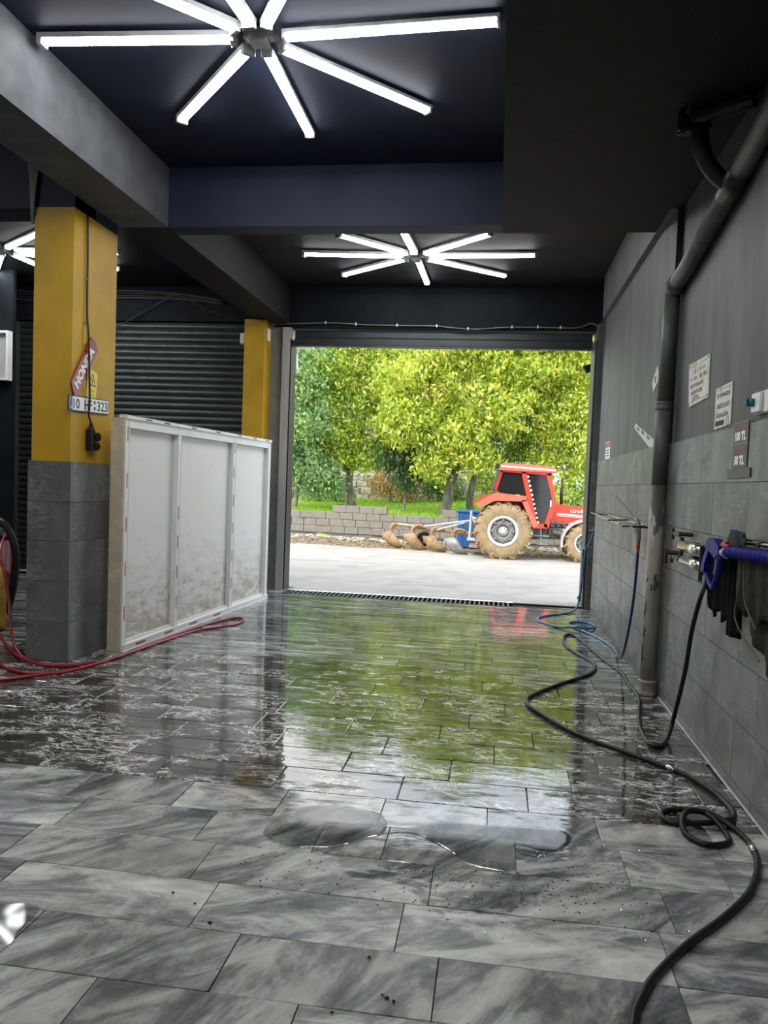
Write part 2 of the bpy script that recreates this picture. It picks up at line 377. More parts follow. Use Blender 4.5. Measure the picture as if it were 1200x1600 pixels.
for k in range(-4, 27):
    y0 = P0+DP*k; y1 = y0+DP; yc = (y0+y1)/2
    if y1 > 9.795: y1 = 9.795; yc = (y0+y1)/2
    if y1-y0 < .05: continue
    xl = max(-8.9, -1.15*yc-.9 if yc < 4 else -8.9)
    js = [xx for xx in known.get(k, [])]
    wd = .66 if k < 3 else (.48 if k < 5 else .6)
    if not js: js = [-.3+((k*0.37) % 1)*wd]
    x = js[0]
    while x > xl: x -= wd*random.choice((1, 1, .9)); js.insert(0, x)
    x = js[-1]
    while x < 1.215: x += wd*random.choice((1, 1, .9)); js.append(x)
    for a, b in zip(js[:-1], js[1:]):
        a = max(a, xl); b = min(b, 1.219)
        if b-a < .03: continue
        mk = 'marble_dry' if y1 < 3.57 else ('marble_band' if y1 < 6.4 and not (a > -.2 and y0 > 5.9) else 'marble_far')
        vis = yc < 7.35 and k >= -1 and (a+b)/2 > -(.62*yc+.35)
        if vis and ntile < 300:
            o = bpy.data.objects.new('floor_tile', tile_mesh(b-a-.003, y1-y0-.003, mk)); col.objects.link(o); o.parent = fl
            o.location = Vector(((a+b)/2, yc, random.uniform(-.0012, .0)))-Vector(fl.location)
            o.rotation_euler = (random.gauss(0, .0022), random.gauss(0, .0014), 0); ntile += 1
        else:
            box(far_tiles, a+.002, b-.002, y0+.002, y1-.002, -.018, random.uniform(-.001, 0))
ft = bm_obj('far_floor_tiles', far_tiles, M['marble_far'], fl); ft['kind'] = 'stuff'
# ------------------------------------------------------------------ walls
b = B(); box(b, 1.207, 1.2195, 1.0, 5.8, .0005, .010, .002); struct('baseboard_right', b, plain('pale_joint', (.55, .55, .53), .5), 'pale joint strip where floor meets right wall')
def wall_tiles(parent, axis, plane, sgn, rng0, zrows, wdt, offs, mat, th=.012):
    if axis == 'x': bb = B(); box(bb, plane-.004, plane-.0005, rng0[0], rng0[1], 0, 1.82); bm_obj('grout_bed', bb, M['ink'], parent)
    """tiles on a wall; axis 'x' -> wall plane X=plane, runs along Y"""
    for r, (z0, z1) in enumerate(zrows):
        s = offs[r % 2]; a0, a1 = rng0
        e = s
        while e > a0: e -= wdt
        while e < a1:
            l, h = max(e, a0), min(e+wdt, a1); e += wdt
            if h-l < .015: continue
            bm = B()
            q0, q1 = sorted((plane, plane+sgn*(th+random.uniform(-.0008, .0008))))
            if axis == 'x': box(bm, q0, q1, l+.002, h-.002, z0+.002, z1-.002)
            else: box(bm, l+.0015, h-.0015, q0, q1, z0+.0015, z1-.0015)
            bm_obj('wall_tile', bm, mat, parent)
ZR = [(1.53, 1.822), (1.235, 1.53), (.94, 1.235), (.645, .94), (.35, .645), (.055, .35), (0, .055)]
b = B(); box(b, 1.232, 1.45, -3, 5.96, -.2, 4.2); wr = struct('wall_right', b, M['greyplaster'], 'grey plastered right wall above its tiles')
wall_tiles(wr, 'x', 1.232, -1, (2.6, 5.96), ZR, .63, (4.39, 4.705), M['walltile'])
b = B(); box(b, 1.220, 1.2315, -3, 2.598, 0, 1.822); bm_obj('near_tile_lining', b, M['walltile'], wr)
b = B(); box(b, 1.192, 1.45, 5.96, 9.68, -.2, 4.2); wr2 = struct('wall_right', b, M['greyplaster'], 'grey plastered far stretch of right wall beyond pipe')
wall_tiles(wr2, 'x', 1.192, -1, (5.962, 9.68), ZR, .62, (6.43, 6.25), M['walltile'])
b = B(); box(b, 1.27, 1.45, 9.68, YD+.3, -.2, 4.2); struct('wall_right', b, M['black'])
b = B(); box(b, 1.145, 1.192, 5.98, 9.66, 3.5, 4.0); struct('trim_1', b, M['greyplaster'], 'grey ledge beam high on right wall')
# jamb pilaster right of door
b = B(); box(b, 1.145, 1.205, 9.95, YD+.3, 0, 3.5); jr = struct('trim_2', b, M['greyplaster'], 'narrow grey pilaster beside door opening')
wall_tiles(jr, 'y', 9.95, -1, (1.145, 1.205), ZR, .62, (1.1, 1.1), M['walltile'])
# front lintel, header
b = B(); box(b, -2.99, 1.27, YD, YD+.3, 3.46, 4.2); struct('wall_front', b, M['black'], 'black painted lintel over the open doorway')
b = B(); box(b, -8.9, -2.99, YD+.02, YD+.32, 3.53, 4.2); struct('wall_front', b, M['black'])
b = B(); box(b, -8.9, -6.72, YD-.2, YD+.32, -.2, 4.2); struct('wall_front', b, M['black'])
b = B(); box(b, -9.1, -8.9, -3, YD+.3, -.2, 4.2); struct('wall_left', b, M['black'])
b = B(); box(b, -9, 1.4, -3.2, -3, -.2, 4.2); struct('wall_back', b, M['greyplaster'])
# threshold under everything by the door
b = B(); box(b, -9, 1.5, YD-.40, YD+.02, -.25, -.072); struct('trim_3', b, M['grout'], 'concrete sill below the drain grate')
b = B(); box(b, -9, -2.69, YD-.40, YD+.3, -.072, 0); box(b, .27, 1.5, YD-.40, YD+.04, -.072, -.004); struct('trim_3', b, M['marble_far'])
# ceilings and beams
ZC, ZB = 3.985, 3.505
b = B(); box(b, -2.79, -.05, -3, 6.32, ZC, 4.3); struct('ceiling', b, M['navy'], 'navy ceiling bay over the near floor')
b = B(); box(b, -2.79, 1.4, 6.53, YD+.3, ZC, 4.3); struct('ceiling', b, M['charcoal'], 'charcoal ceiling bay by the doorway')
b = B(); box(b, -9, -3.2, -3, YD+.3, ZC, 4.3); struct('ceiling', b, M['black'], 'black ceiling of the left bay')
b = B(); box(b, -.05, 1.4, -3, 6.53, ZB, 4.3); struct('ceiling', b, M['charcoal'], 'low charcoal ceiling strip along right wall')
b = B(); box(b, -2.79, -.05, 6.32, 6.53, ZB, 4.3); struct('ceiling_beam', b, M['navy'], 'navy cross beam between the two lit bays')
b = B(); box(b, -3.2, -2.79, -3, 6.32, ZB, 4.3); struct('ceiling_beam', b, M['beamgrey'], 'grey beam above left side of near bay')
b = B(); box(b, -3.2, -2.79, 6.32, YD, ZB, 4.3); struct('ceiling_beam', b, M['charcoal'], 'charcoal beam running to the far yellow column')
b = B(); box(b, -9, -3.2, 5.60, 5.9, 3.42, 4.3); struct('ceiling_beam', b, M['navy'], 'navy cross beam left of the near column')
# ------------------------------------------------------------------ columns
def column(x0, x1, y0, y1, zt, label, tl=.0, navy=True, tiles=True, rim=.018, tilesz=.31):
    b = B(); box(b, x0, x1, y0, y1, 1.53, zt)
    c = struct('column', b, M['yellow'], label)
    b = B(); box(b, x0+.01, x1-.01, y0+.01, y1-.01, 0, 1.53); bm_obj('column_core', b, M['grout'], c)
    zs = [0, .30, .61, .92, 1.22, 1.53]
    for za, zb in zip(zs[:-1], zs[1:]):
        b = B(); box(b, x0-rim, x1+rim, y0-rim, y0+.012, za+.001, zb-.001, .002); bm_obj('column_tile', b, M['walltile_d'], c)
        ys = [y0+.013, y1+rim] if y1-y0 < .45 else [y0+.013, y1+rim]
        for a_, b_ in zip(ys[:-1], ys[1:]):
            b = B(); box(b, x1-.012, x1+rim, a_, b_-.001, za+.001, zb-.001, .002); bm_obj('column_tile', b, M['walltile'], c)
        b = B(); box(b, x0-rim, x0+.012, y0+.013, y1+rim, za+.001, zb-.001, .002); bm_obj('column_tile', b, M['walltile'], c)
    if navy:
        b = B(); box(b, x0, x1, y0, y1, zt, ZC); bm_obj('column_head', b, M['navy'], c)
    return c
column(-3.515, -3.20, 5.585, 6.26, 3.42, 'yellow near column clad in grey tiles, carrying signs')
column(-3.30, -3.03, 9.90, 10.2, 3.50, 'yellow far column beside the doorway', navy=False)
b = B(); box(b, -3.03, -2.86, YD, YD+.3, 1.82, 3.46); box(b, -3.03, -2.86, YD-.01, YD+.3, 0, 1.82); struct('trim_4', b, plain('pilaster_grey', (.22, .225, .22), .6), 'narrow grey pilaster left of doorway')

# ================================================================== DOOR GEAR
t = thing('door_guide_rail', 'grey steel roller door guide rail left of doorway', 'rail', (-2.8, YD, 0), 'roller door guide rails')
one('rail', lambda b: (box(b, -2.86, -2.755, YD-.06, YD-.03, 0, 3.45), box(b, -2.86, -2.83, YD-.03, YD+.2, 0, 3.45), box(b, -2.775, -2.755, YD-.03, YD+.2, 0, 3.45)), M['steel'], t)
one('rubber_lip', lambda b: box(b, -2.753, -2.738, YD-.055, YD+.2, 0, 3.3), M['rubber'], t)
t = thing('door_guide_rail', 'dark steel roller door guide rail right of doorway', 'rail', (1.2, YD, 0), 'roller door guide rails')
one('rail', lambda b: (box(b, 1.115, 1.14, 9.99, YD+.2, 0, 3.3), box(b, 1.205, 1.262, 9.72, YD+.2, 0, 3.6)), M['steel_dark'], t)
t = thing('roller_door_header', 'dark steel bottom slats of raised roller door above doorway', 'door', (-.8, YD, 3.24))
for i, (z0, z1, y_) in enumerate(((3.245, 3.34, .06), (3.345, 3.44, .09))):
    one('slat', lambda b: box(b, -2.735, 1.112, YD+y_, YD+y_+.03, z0, z1, .008), M['shutter'], t)
one('bottom_bar', lambda b: box(b, -2.735, 1.112, YD+.04, YD+.12, 3.225, 3.243), M['steel_dark'], t)

def shutter_mesh(x0, x1, y, z0, h):
    bm = B(); n = 6; pr = [(0, 0), (-.012, h*.10), (-.020, h*.35), (-.020, h*.6), (-.010, h*.86), (.004, h*.94), (.004, h)]
    A = [bm.verts.new((x0, y+p[0], z0+p[1])) for p in pr]; C = [bm.verts.new((x1, y+p[0], z0+p[1])) for p in pr]
    for i in range(len(pr)-1): bm.faces.new((A[i], C[i], C[i+1], A[i+1]))
    return bm
t = thing('roller_shutter', 'closed dark ribbed roller shutter in the left bay', 'shutter', (-4.9, YD, 0))
me = None; zz = .06
while zz < 3.45:
    if me is None:
        o = bm_obj('slat', shutter_mesh(-6.68, -3.24, YD+.05, zz, .088), M['shutter'], t, True); me = o
    else:
        o2 = me.copy(); col.objects.link(o2); o2.location.z = zz-.0; o2.parent = t
        o2.location.z = me.location.z+(zz-.06)
    zz += .0885
one('bottom_bar', lambda b: box(b, -6.68, -3.24, YD+.02, YD+.07, .035, .06), M['white'], t)
one('guide_rail', lambda b: box(b, -6.72, -6.64, YD-.03, YD+.1, 0, 3.5), M['steel_dark'], t)
one('guide_rail', lambda b: box(b, -3.32, -3.24, YD+.0, YD+.1, 0, 3.5), M['steel_dark'], t)
one('backing', lambda b: box(b, -6.7, -3.2, YD+.09, YD+.12, 0, 3.53), M['black'], t)
# drain
t = thing('drain_grate', 'dark slotted drain grate along the doorway sill', 'drain', (-1.2, 10.06, -.03))
one('frame', lambda b: (box(b, -2.69, .27, 9.80, 9.825, -.06, .002), box(b, -2.69, .27, 10.135, 10.16, -.06, .002), box(b, -2.69, .27, 9.825, 10.135, -.07, -.058)), M['ink'], t)
def bars(b):
    x = -2.68
    while x < .24: box(b, x, x+.020, 9.828, 10.133, -.012, .001); x += .060
o = one('grate_bar', bars, M['steel_dark'], t); o['kind'] = 'stuff'
tag(one('sill_strip', lambda b: box(b, .27, 1.12, 10.0, 10.05, -.004, .018), M['rubber']), 'black rubber sill strip at right end of drain grate', 'strip')

# ================================================================== CEILING LIGHTS
def star(cx, cy, arms, label, z=3.95, r0=.14):
    t = thing('star_ceiling_light', label, 'light', (cx, cy, z-.05), 'star shaped ceiling lights')
    one('hub', lambda b: (box(b, cx-.055, cx+.055, cy-.055, cy+.055, z-.035, ZC, .008), box(b, cx-.085, cx+.085, cy-.03, cy+.03, z-.01, ZC)), M['ledframe'], t)
    for ang, ln in arms:
        a = R_(ang); d = Vector((math.cos(a), math.sin(a), 0)); s = Vector((-d.y, d.x, 0)); mid = Vector((cx, cy, 0))+d*((r0+ln)/2); L = ln-r0
        hb = B(); obox(hb, (mid.x, mid.y, z+.012), d, s, (0, 0, 1), L, .075, .022, .004)
        for q in (-1, 1): obox(hb, Vector((mid.x, mid.y, z-.010))+d*(q*(L/2-.012)), d, s, (0, 0, 1), .024, .070, .034, .006)
        h = bm_obj('tube_housing', hb, M['ledframe'], t)
        pr = []; bm = B(); n = 7
        for e in (-1, 1):
            ring = [bm.verts.new(Vector((mid.x, mid.y, z+.001))+d*(e*(L/2-.024))+s*(.031*math.cos(math.pi*k/(n-1)))-Vector((0, 0, .030*math.sin(math.pi*k/(n-1))))) for k in range(n)]
            pr.append(ring)
        for k in range(n-1): bm.faces.new((pr[0][k], pr[0][k+1], pr[1][k+1], pr[1][k]))
        bm.faces.new(pr[0]); bm.faces.new(pr[1][::-1])
        bm_obj('diffuser', bm, M['led'], h)
star(-1.448, 4.455, [(-177, 1.30), (-3, 1.36), (46, 1.28), (90, 1.24), (132, 1.28), (-134, 1.3), (-95, 1.28), (-58, 1.28)], 'eight armed LED ceiling light nearest the camera, in navy bay')
star(-.984, 8.702, [(-175, 1.25), (-133, 1.05), (-93, .95), (-43, 1.12), (-2, 1.29), (39, 1.26), (89, 1.15), (142, 1.21)], 'eight armed LED ceiling light near the doorway')
star(-5.69, 8.42, [(5, 1.36), (38, 1.29), (-36, 1.29), (-80, 1.28), (85, 1.28), (128, 1.28), (178, 1.28), (-128, 1.28)], 'LED ceiling light of the left bay, half hidden by near column')
star(-6.0, 3.1, [(i*45+10, 1.28) for i in range(8)], 'LED ceiling light of the left bay, nearer the camera')
star(-1.45, .2, [(i*45+3, 1.28) for i in range(8)], 'LED ceiling light behind the camera')

# ================================================================== PARTITION of white boards
pa, pb = Vector((-2.98, 6.03, 0)), Vector((-2.72, 9.5, 0)); pd = (pb-pa).normalized(); pn = Vector((pd.y, -pd.x, 0)); PL = (pb-pa).length
t = thing('partition_screen', 'white three panel timber framed screen behind near column', 'screen', tuple((pa+pb)/2))
def pbox(b, s0, s1, d0, d1, z0, z1, bev=0):
    c = pa+pd*((s0+s1)/2)+pn*((d0+d1)/2); obox(b, (c.x, c.y, (z0+z1)/2), pd, pn, (0, 0, 1), s1-s0, d1-d0, z1-z0, bev)
PH = 1.90
posts = [(0, .06), (.91, .97), (2.17, 2.24), (3.22, 3.30)]
for i, (s0, s1) in enumerate(posts):
    one('upright', lambda b: pbox(b, s0, s1, -.055, 0, .02, PH, .004), M['white'] if i else M['white'], t)
one('end_board', lambda b: pbox(b, -.022, -.001, -.115, -.005, .0, PH+.005, .002), M['wood'], t)['label'] = 'bare timber end board'
one('top_rail', lambda b: pbox(b, .0, 3.30, -.055, .012, PH+.001, PH+.03, .003), M['white'], t)
one('face_rail', lambda b: pbox(b, .061, 3.219, -.03, .001, PH-.07, PH, .003), M['white'], t)
one('bottom_rail', lambda b: pbox(b, .0, 3.30, -.055, .016, 0, .05, .003), M['white'], t)
for (a_, b_) in ((.061, .909), (.971, 2.169), (2.241, 3.219)):
    one('panel', lambda b: pbox(b, a_, b_, -.054, -.046, .051, PH-.071), M['whiteboard'], t)
    one('bead', lambda b: pbox(b, a_+.001, b_-.001, -.045, -.02, .051, .075, .003), M['white'], t)
def marks(sx, cols, zs):
    for z in zs:
        one('printed_mark', lambda b: pbox(b, sx, sx+.012, .0005, .0022, z, z+.12), cols, t)
marks(.03, M['pricered'], [.25, .62, .98, 1.34, 1.72]); marks(.935, M['eublue'], [.22, .50, .78, 1.05]); marks(2.20, M['eublue'], [.25, .55, .85, 1.15, 1.45, 1.72])
for s in (.3, .62, 1.15, 1.7, 2.25, 2.7, 3.1):
    one('printed_mark', lambda b: pbox(b, s, s+.10, .0125, .0145, PH+.008, PH+.020), M['pricered'] if s > 1.8 else M['inkgrey'], t)
for s in (.2, .7, 1.2, 1.75): one('printed_mark', lambda b: pbox(b, s, s+.16, .0165, .0182, .018, .036), M['pricered'], t)

# ================================================================== SIGNS on the near column (face X = -3.20)
XC = -3.198; Y_, Z_ = Vector((0, 1, 0)), Vector((0, 0, 1))
def P_(y, z, x=XC): return Vector((x, y, z))
pts = dict(a=(5.90, 2.50), c=(5.575, 2.06))
th = math.atan2(.435, .33); u = Vector((0, math.cos(th), math.sin(th))); v = Vector((0, -math.sin(th), math.cos(th)))
cc = P_(5.735, 2.265, XC+.004)
t = thing('name_sign', 'dark red slanted sign with white lettering on near column', 'sign', cc-Z_*.22)
one('board', lambda b: prism(b, [(-.27, -.035), (-.24, -.068), (.25, -.068), (.275, .0), (.255, .062), (-.22, .062)], cc, u, v, (1, 0, 0), .012), M['signred'], t)
text('HONDA', 'lettering', M['signwhite'], t, cc+Vector((.0135, 0, 0))+u*0.0, u, v, .41, .080, .001, .055)
# warning sign
t = thing('warning_sign', 'small yellow electrical warning sign under red sign', 'sign', P_(5.87, 2.03))
uw = Vector((0, math.cos(-.12), math.sin(-.12))); vw = Vector((0, -math.sin(-.12), math.cos(-.12))); cw = P_(5.875, 2.135, XC+.002)
one('board', lambda b: prism(b, [(-.075, -.10), (.075, -.10), (.075, .10), (.05, .12), (-.05, .12), (-.075, .10)], cw, uw, vw, (1, 0, 0), .004), M['signyellow'], t)
def tri(b):
    o_ = cw+Vector((.0045, 0, 0))+vw*.035; R1, R2 = .068, .050
    A = [(R1*math.cos(R_(90+120*i)), R1*math.sin(R_(90+120*i))) for i in range(3)]; C = [(R2*math.cos(R_(90+120*i)), R2*math.sin(R_(90+120*i))) for i in range(3)]
    va = [b.verts.new(o_+uw*p[0]+vw*p[1]) for p in A]; vc = [b.verts.new(o_+uw*p[0]+vw*p[1]) for p in C]
    for i in range(3): b.faces.new((va[i], va[(i+1) % 3], vc[(i+1) % 3], vc[i]))
    prism(b, [(.008, .03), (-.014, -.004), (.0, -.002), (-.006, -.028), (.014, .008), (.001, .006)], o_, uw, vw, (1, 0, 0), .0008)
one('triangle_symbol', tri, M['ink'], t)
text('DİKKAT', 'lettering', M['ink'], t, cw+Vector((.0046, 0, 0))-vw*.035, uw, vw, .10, .018, .0006)
text('ÖLÜM', 'lettering', M['ink'], t, cw+Vector((.0046, 0, 0))-vw*.072, uw, vw, .08, .018, .0006)
# number plate
t = thing('number_plate', 'white vehicle number plate fixed to near column', 'plate', P_(5.83, 1.93))
up_ = Vector((0, 1, .035)).normalized(); vp_ = Vector((0, -.035, 1)).normalized(); cp = P_(5.833, 1.979, XC+.003)
def pl(b, a0, a1, b0, b1, d0, d1, bev=0): obox(b, cp+up_*((a0+a1)/2)+vp_*((b0+b1)/2)+Vector(((d0+d1)/2, 0, 0)), up_, vp_, (1, 0, 0), a1-a0, b1-b0, d1-d0, bev)
one('holder', lambda b: pl(b, -.305, .305, -.060, .060, 0, .006), M['ink'], t)
one('plate', lambda b: pl(b, -.296, .296, -.050, .052, .006, .009), M['signwhite'], t)
one('blue_band', lambda b: pl(b, -.296, -.252, -.050, .052, .009, .0098), M['eublue'], t)
for s_, a_, w_ in (('10', -.195, .09), ('HF', -.02, .115), ('323', .20, .17)): text(s_, 'lettering', M['ink'], t, cp+up_*a_+Vector((.0098, 0, 0)), up_, vp_, w_, .078, .0005, .015)
text('TR', 'lettering', M['signwhite'], t, cp-up_*.274-vp_*.03+Vector((.0102, 0, 0)), up_, vp_, .026, .018, .0005)
for dz in (.025, -.022): one('seal', lambda b: lathe(b, [(.016, 0), (.016, .001)], cp+up_*.078+vp_*dz+Vector((.0092, 0, 0)), (1, 0, 0), 14), M['inkgrey'], t)
# hanging cable with socket
t = thing('hanging_power_cable', 'dark cable down near column ending in black socket', 'cable', P_(5.83, 1.6))
cab = [P_(5.755, 3.42, XC+.012), P_(5.765, 3.1, XC+.012), P_(5.77, 2.7, XC+.012), P_(5.775, 2.5, XC+.025), P_(5.79, 2.2, XC+.03), P_(5.80, 2.0, XC+.03), P_(5.80, 1.9, XC+.025), P_(5.835, 1.83, XC+.03)]
one('cable', lambda b: tube(b, cab, .008, 6, 5), M['iron'], t, True)
def sock(b):
    box(b, XC+.002, XC+.05, 5.79, 5.87, 1.62, 1.80, .012); tube(b, [P_(5.83, 1.79, XC+.03), P_(5.83, 1.84, XC+.03)], [.026, .012], 10)
    lathe(b, [(.035, 0), (.035, .05), (.028, .06)], (XC+.03, 5.86, 1.735), (.35, .9, 0), 14); lathe(b, [(.034, 0), (.034, .045), (.026, .055)], (XC+.03, 5.86, 1.665), (.35, .9, -.1), 14)
one('socket_block', sock, M['rubber'], t)
for z in (3.25, 2.93, 2.6): one('cable_clip', lambda b: box(b, XC, XC+.016, 5.752, 5.778, z, z+.012), M['cablegrey'], t)
# wire bundle on the cross beam beside the column
def bundle(b):
    for i in range(7):
        dx = i*.009-.03
        tube(b, [(-3.50+dx, 5.575-.01*(i % 2), 3.93), (-3.51+dx*1.6, 5.565, 3.76), (-3.515+dx*.9, 5.56, 3.6), (-3.52+dx*.5, 5.56, 3.47), (-3.53+dx*.3, 5.575, 3.36), (-3.54+dx*.2, 5.60, 3.30)], .0055, 5, 3)
tag(one('wire_bundle', bundle, M['cablegrey'], None, True), 'bunch of grey wires above left corner of near column', 'wire')
# wires over the doorway and in the left bay
wl = [(-3.38, 3.50), (-2.971, 3.49), (-2.626, 3.506), (-2.2, 3.518), (-1.778, 3.498), (-1.361, 3.494), (-.867, 3.491), (-.704, 3.476), (-.379, 3.456), (.021, 3.484), (.417, 3.488), (.887, 3.485), (1.078, 3.542), (1.175, 3.465), (1.158, 3.347), (1.139, 3.11)]
t = thing('wiring_over_doorway', 'thin pale wires sagging across lintel over doorway', 'wire', (-1, 10.16, 3.4))
one('wire', lambda b: tube(b, [(x, YD-.03-(.02 if x < -2.8 or x > 1.1 else 0), z) for x, z in wl], .007, 5, 4), M['cablegrey'], t, True)
one('wire', lambda b: tube(b, [(x, YD-.02, z+.012*math.sin(x*7)) for x, z in wl[1:12]], .005, 5, 4), M['iron'], t, True)
for x, z in ((-2.3, 3.516), (-1.9, 3.504), (-1.361, 3.494), (-.85, 3.49), (-.45, 3.46), (.1, 3.485), (.42, 3.488), (.7, 3.486)):
    one('wire_clip', lambda b: box(b, x-.008, x+.008, YD-.04, YD-.001, z-.012, z+.02), M['white'], t)
def lw(b):
    for i in range(6):
        z = .022*i+.01*math.sin(i*5)
        tube(b, [(-8.2, YD-.02-.004*i, 4.0-.04+z*.3-.06), (-6.86, YD-.02, 3.93-z), (-6.2, YD-.02, 3.90-z*1.2), (-5.18, YD-.02, 3.93-z), (-4.5, YD-.02, 3.90-z*.8), (-4.1, YD-.02, 3.86-z*.6), (-3.7, YD-.02, 3.80-z*.5)], .0045, 5, 4)
tag(one('wire_bundle', lw, plain('old_wire', (.07, .07, .065), .6), None, True), 'bundle of grey wires high across the left bay wall', 'wire')
tag(one('sagging_wire', lambda b: tube(b, [(-5.5, YD-.03, 3.30), (-5.198, YD-.03, 3.428), (-4.439, YD-.03, 3.831), (-4.279, YD-.03, 3.841), (-3.875, YD-.03, 3.66), (-3.6, YD-.03, 3.57), (-3.32, YD-.03, 3.52)], .008, 5, 5), M['iron'], None, True), 'single dark wire peaked above roller shutter', 'wire')
tag(one('alarm_sensor', lambda b: (box(b, -3.37, -3.305, 9.93, 9.99, 3.19, 3.33, .01)), M['white']), 'small pale box at top of roller shutter, left of far column', 'sensor')
tag(one('wall_sensor', lambda b: (box(b, -3.03, -2.995, 9.97, 10.05, 3.24, 3.40, .012)), M['white']), 'small white box high on far yellow column', 'sensor')
# white framed box at left edge
t = thing('wall_cabinet', 'white framed wall box at far left edge', 'cabinet', (-6.5, 9.3, 2.57))
one('frame', lambda b: (box(b, -6.9, -6.17, 9.26, 9.355, 3.17, 3.20), box(b, -6.9, -6.17, 9.26, 9.355, 2.58, 2.61), box(b, -6.20, -6.17, 9.26, 9.355, 2.61, 3.17), box(b, -6.9, -6.87, 9.26, 9.355, 2.61, 3.17)), M['white'], t)
one('inner_panel', lambda b: box(b, -6.87, -6.20, 9.32, 9.35, 2.61, 3.17), M['steel'], t)
b = B(); box(b, -8.9, -6.17, 9.36, 9.42, 0, 3.98); struct('wall_left', b, M['black'], 'black wall block behind wall cabinet')

# ================================================================== RIGHT WALL signs (near face X = 1.22 tiles, 1.232 plaster)
UW, VW = Vector((0, -1, 0)), Vector((0, 0, 1))
def wsign(name, label, cat, quad, x, th_, mat, edge=None):
    """quad: (y, z) corners, top-left, top-right, bottom-right, bottom-left as seen from the room"""
    ys = [q[0] for q in quad]; zs = [q[1] for q in quad]; c = Vector((x, sum(ys)/4, sum(zs)/4))
    t = thing(name, label, cat, (x, c.y, min(zs)))
    one('board', lambda b: prism(b, [(-(y-c.y), z-c.z) for y, z in quad], c, UW, VW, (-1, 0, 0), th_), mat, t)
    return t, c
def put(t, s, mat, c, x, du, dv, w_, h, rot=0.0, bold=0.0, it=0.0):
    u = Vector((0, -math.cos(rot), math.sin(rot))); v = Vector((0, math.sin(rot), math.cos(rot)))
    text(s, 'lettering', mat, t, Vector((x, c.y, c.z))+UW*du+VW*dv, u, v, w_, h, .0006, bold, it)
t, c = wsign('notice_sign', 'larger faded cream notice, left of the two on right wall', 'sign', [(5.50, 2.315), (4.98, 2.305), (4.965, 2.045), (5.45, 2.03)], 1.231, .006, M['paperworn'])
one('border', lambda b: [box(b, 1.2235, 1.2245, *q) for q in ((5.0, 5.47, 2.283, 2.287), (4.99, 5.45, 2.057, 2.061))], M['inkred'], t)
def scrawl(b, rows):
    for (z, h, y0, y1) in rows:
        y = y0
        while y > y1:
            w_ = random.uniform(.012, .02)
            if random.random() > .12:
                box(b, 1.2238, 1.2246, y-.004, y, z, z+h); box(b, 1.2238, 1.2246, y-w_, y, z+random.choice((0, h*.45, h*.8)), z+random.choice((0, h*.45, h*.8))+.005)
            y -= w_+.006
one('faded_lettering', lambda b: scrawl(b, [(2.235, .028, 5.38, 5.09), (2.19, .026, 5.42, 5.04), (2.145, .026, 5.42, 5.10), (2.10, .026, 5.40, 5.12)]), M['inkred'], t)
one('faded_lettering', lambda b: scrawl(b, [(2.078, .012, 5.34, 5.18), (2.064, .010, 5.34, 5.18)]), M['inkgrey'], t)
for y, z in ((5.47, 2.30), (5.0, 2.29), (4.985, 2.06), (5.44, 2.045)): one('screw', lambda b: lathe(b, [(.007, 0), (.005, .003)], (1.2245, y, z), (-1, 0, 0), 8), M['iron'], t)
t, c = wsign('notice_sign', 'cream card payment notice, right of the two on right wall', 'sign', [(4.80, 2.07), (4.475, 2.075), (4.475, 1.845), (4.80, 1.835)], 1.231, .005, M['paperworn'])
for s, dv, w_ in (('İŞ YERİMİZDE', .066, .255), ('KREDİ KARTI', .010, .24), ('GEÇERLİDİR.', -.046, .24)): put(t, s, M['inkgrey'], c, 1.2255, 0, dv, w_, .034, 0, .03)
one('printed_line', lambda b: box(b, 1.2248, 1.2255, 4.49, 4.785, 2.055, 2.058), M['inkgrey'], t)
one('card_emblem', lambda b: lathe(b, [(.026, 0), (.026, .001), (.019, .001), (.019, 0)], (1.2258, 4.53, 1.868), (-1, 0, 0), 18, True), M['inkred'], t)
one('card_emblem', lambda b: box(b, 1.2248, 1.2256, 4.60, 4.77, 1.852, 1.880), M['greycloth'], t)
t, c = wsign('price_board', 'black price board with red headings and white prices', 'sign', [(4.36, 1.835), (4.12, 1.835), (4.112, 1.603), (4.36, 1.603)], 1.219, .005, M['signgrey'])
put(t, 'KOLTUK YIKAMA', M['pricered'], c, 1.2135, 0, .088, .205, .024, 0, .03); put(t, 'MOTOR YIKAMA', M['pricered'], c, 1.2135, 0, -.030, .205, .024, 0, .03)
put(t, '100 TL', M['signwhite'], c, 1.2135, 0, .045, .185, .048, 0, .06, .1); put(t, '50 TL', M['signwhite'], c, 1.2135, .0, -.078, .165, .048, 0, .06, .1)
one('red_line', lambda b: box(b, 1.2130, 1.2138, 4.115, 4.355, 1.724, 1.730), M['pricered'], t)
one('edge_trim', lambda b: (box(b, 1.2125, 1.2138, 4.112, 4.118, 1.603, 1.835), box(b, 1.2125, 1.2138, 4.12, 4.36, 1.832, 1.836)), M['cablegrey'], t)
t, c = wsign('cover_plate', 'plain dark grey plate directly under the price board', 'plate', [(4.43, 1.597), (4.045, 1.600), (4.04, 1.552), (4.425, 1.550)], 1.2185, .008, M['signgrey'])
t = thing('wall_switch', 'white switch box with teal knob on right wall', 'switch', (1.232, 3.99, 1.85))
one('back_box', lambda b: box(b, 1.21, 1.2315, 3.84, 4.03, 1.85, 1.955, .005), M['white'], t)
one('cover', lambda b: box(b, 1.192, 1.2095, 3.90, 4.025, 1.856, 1.95, .005), M['white'], t)
one('knob', lambda b: (lathe(b, [(.020, 0), (.020, .018), (.016, .022)], (1.1915, 3.985, 1.905), (-1, 0, 0), 16), box(b, 1.155, 1.171, 3.978, 3.992, 1.887, 1.923, .003)), M['teal'], t)
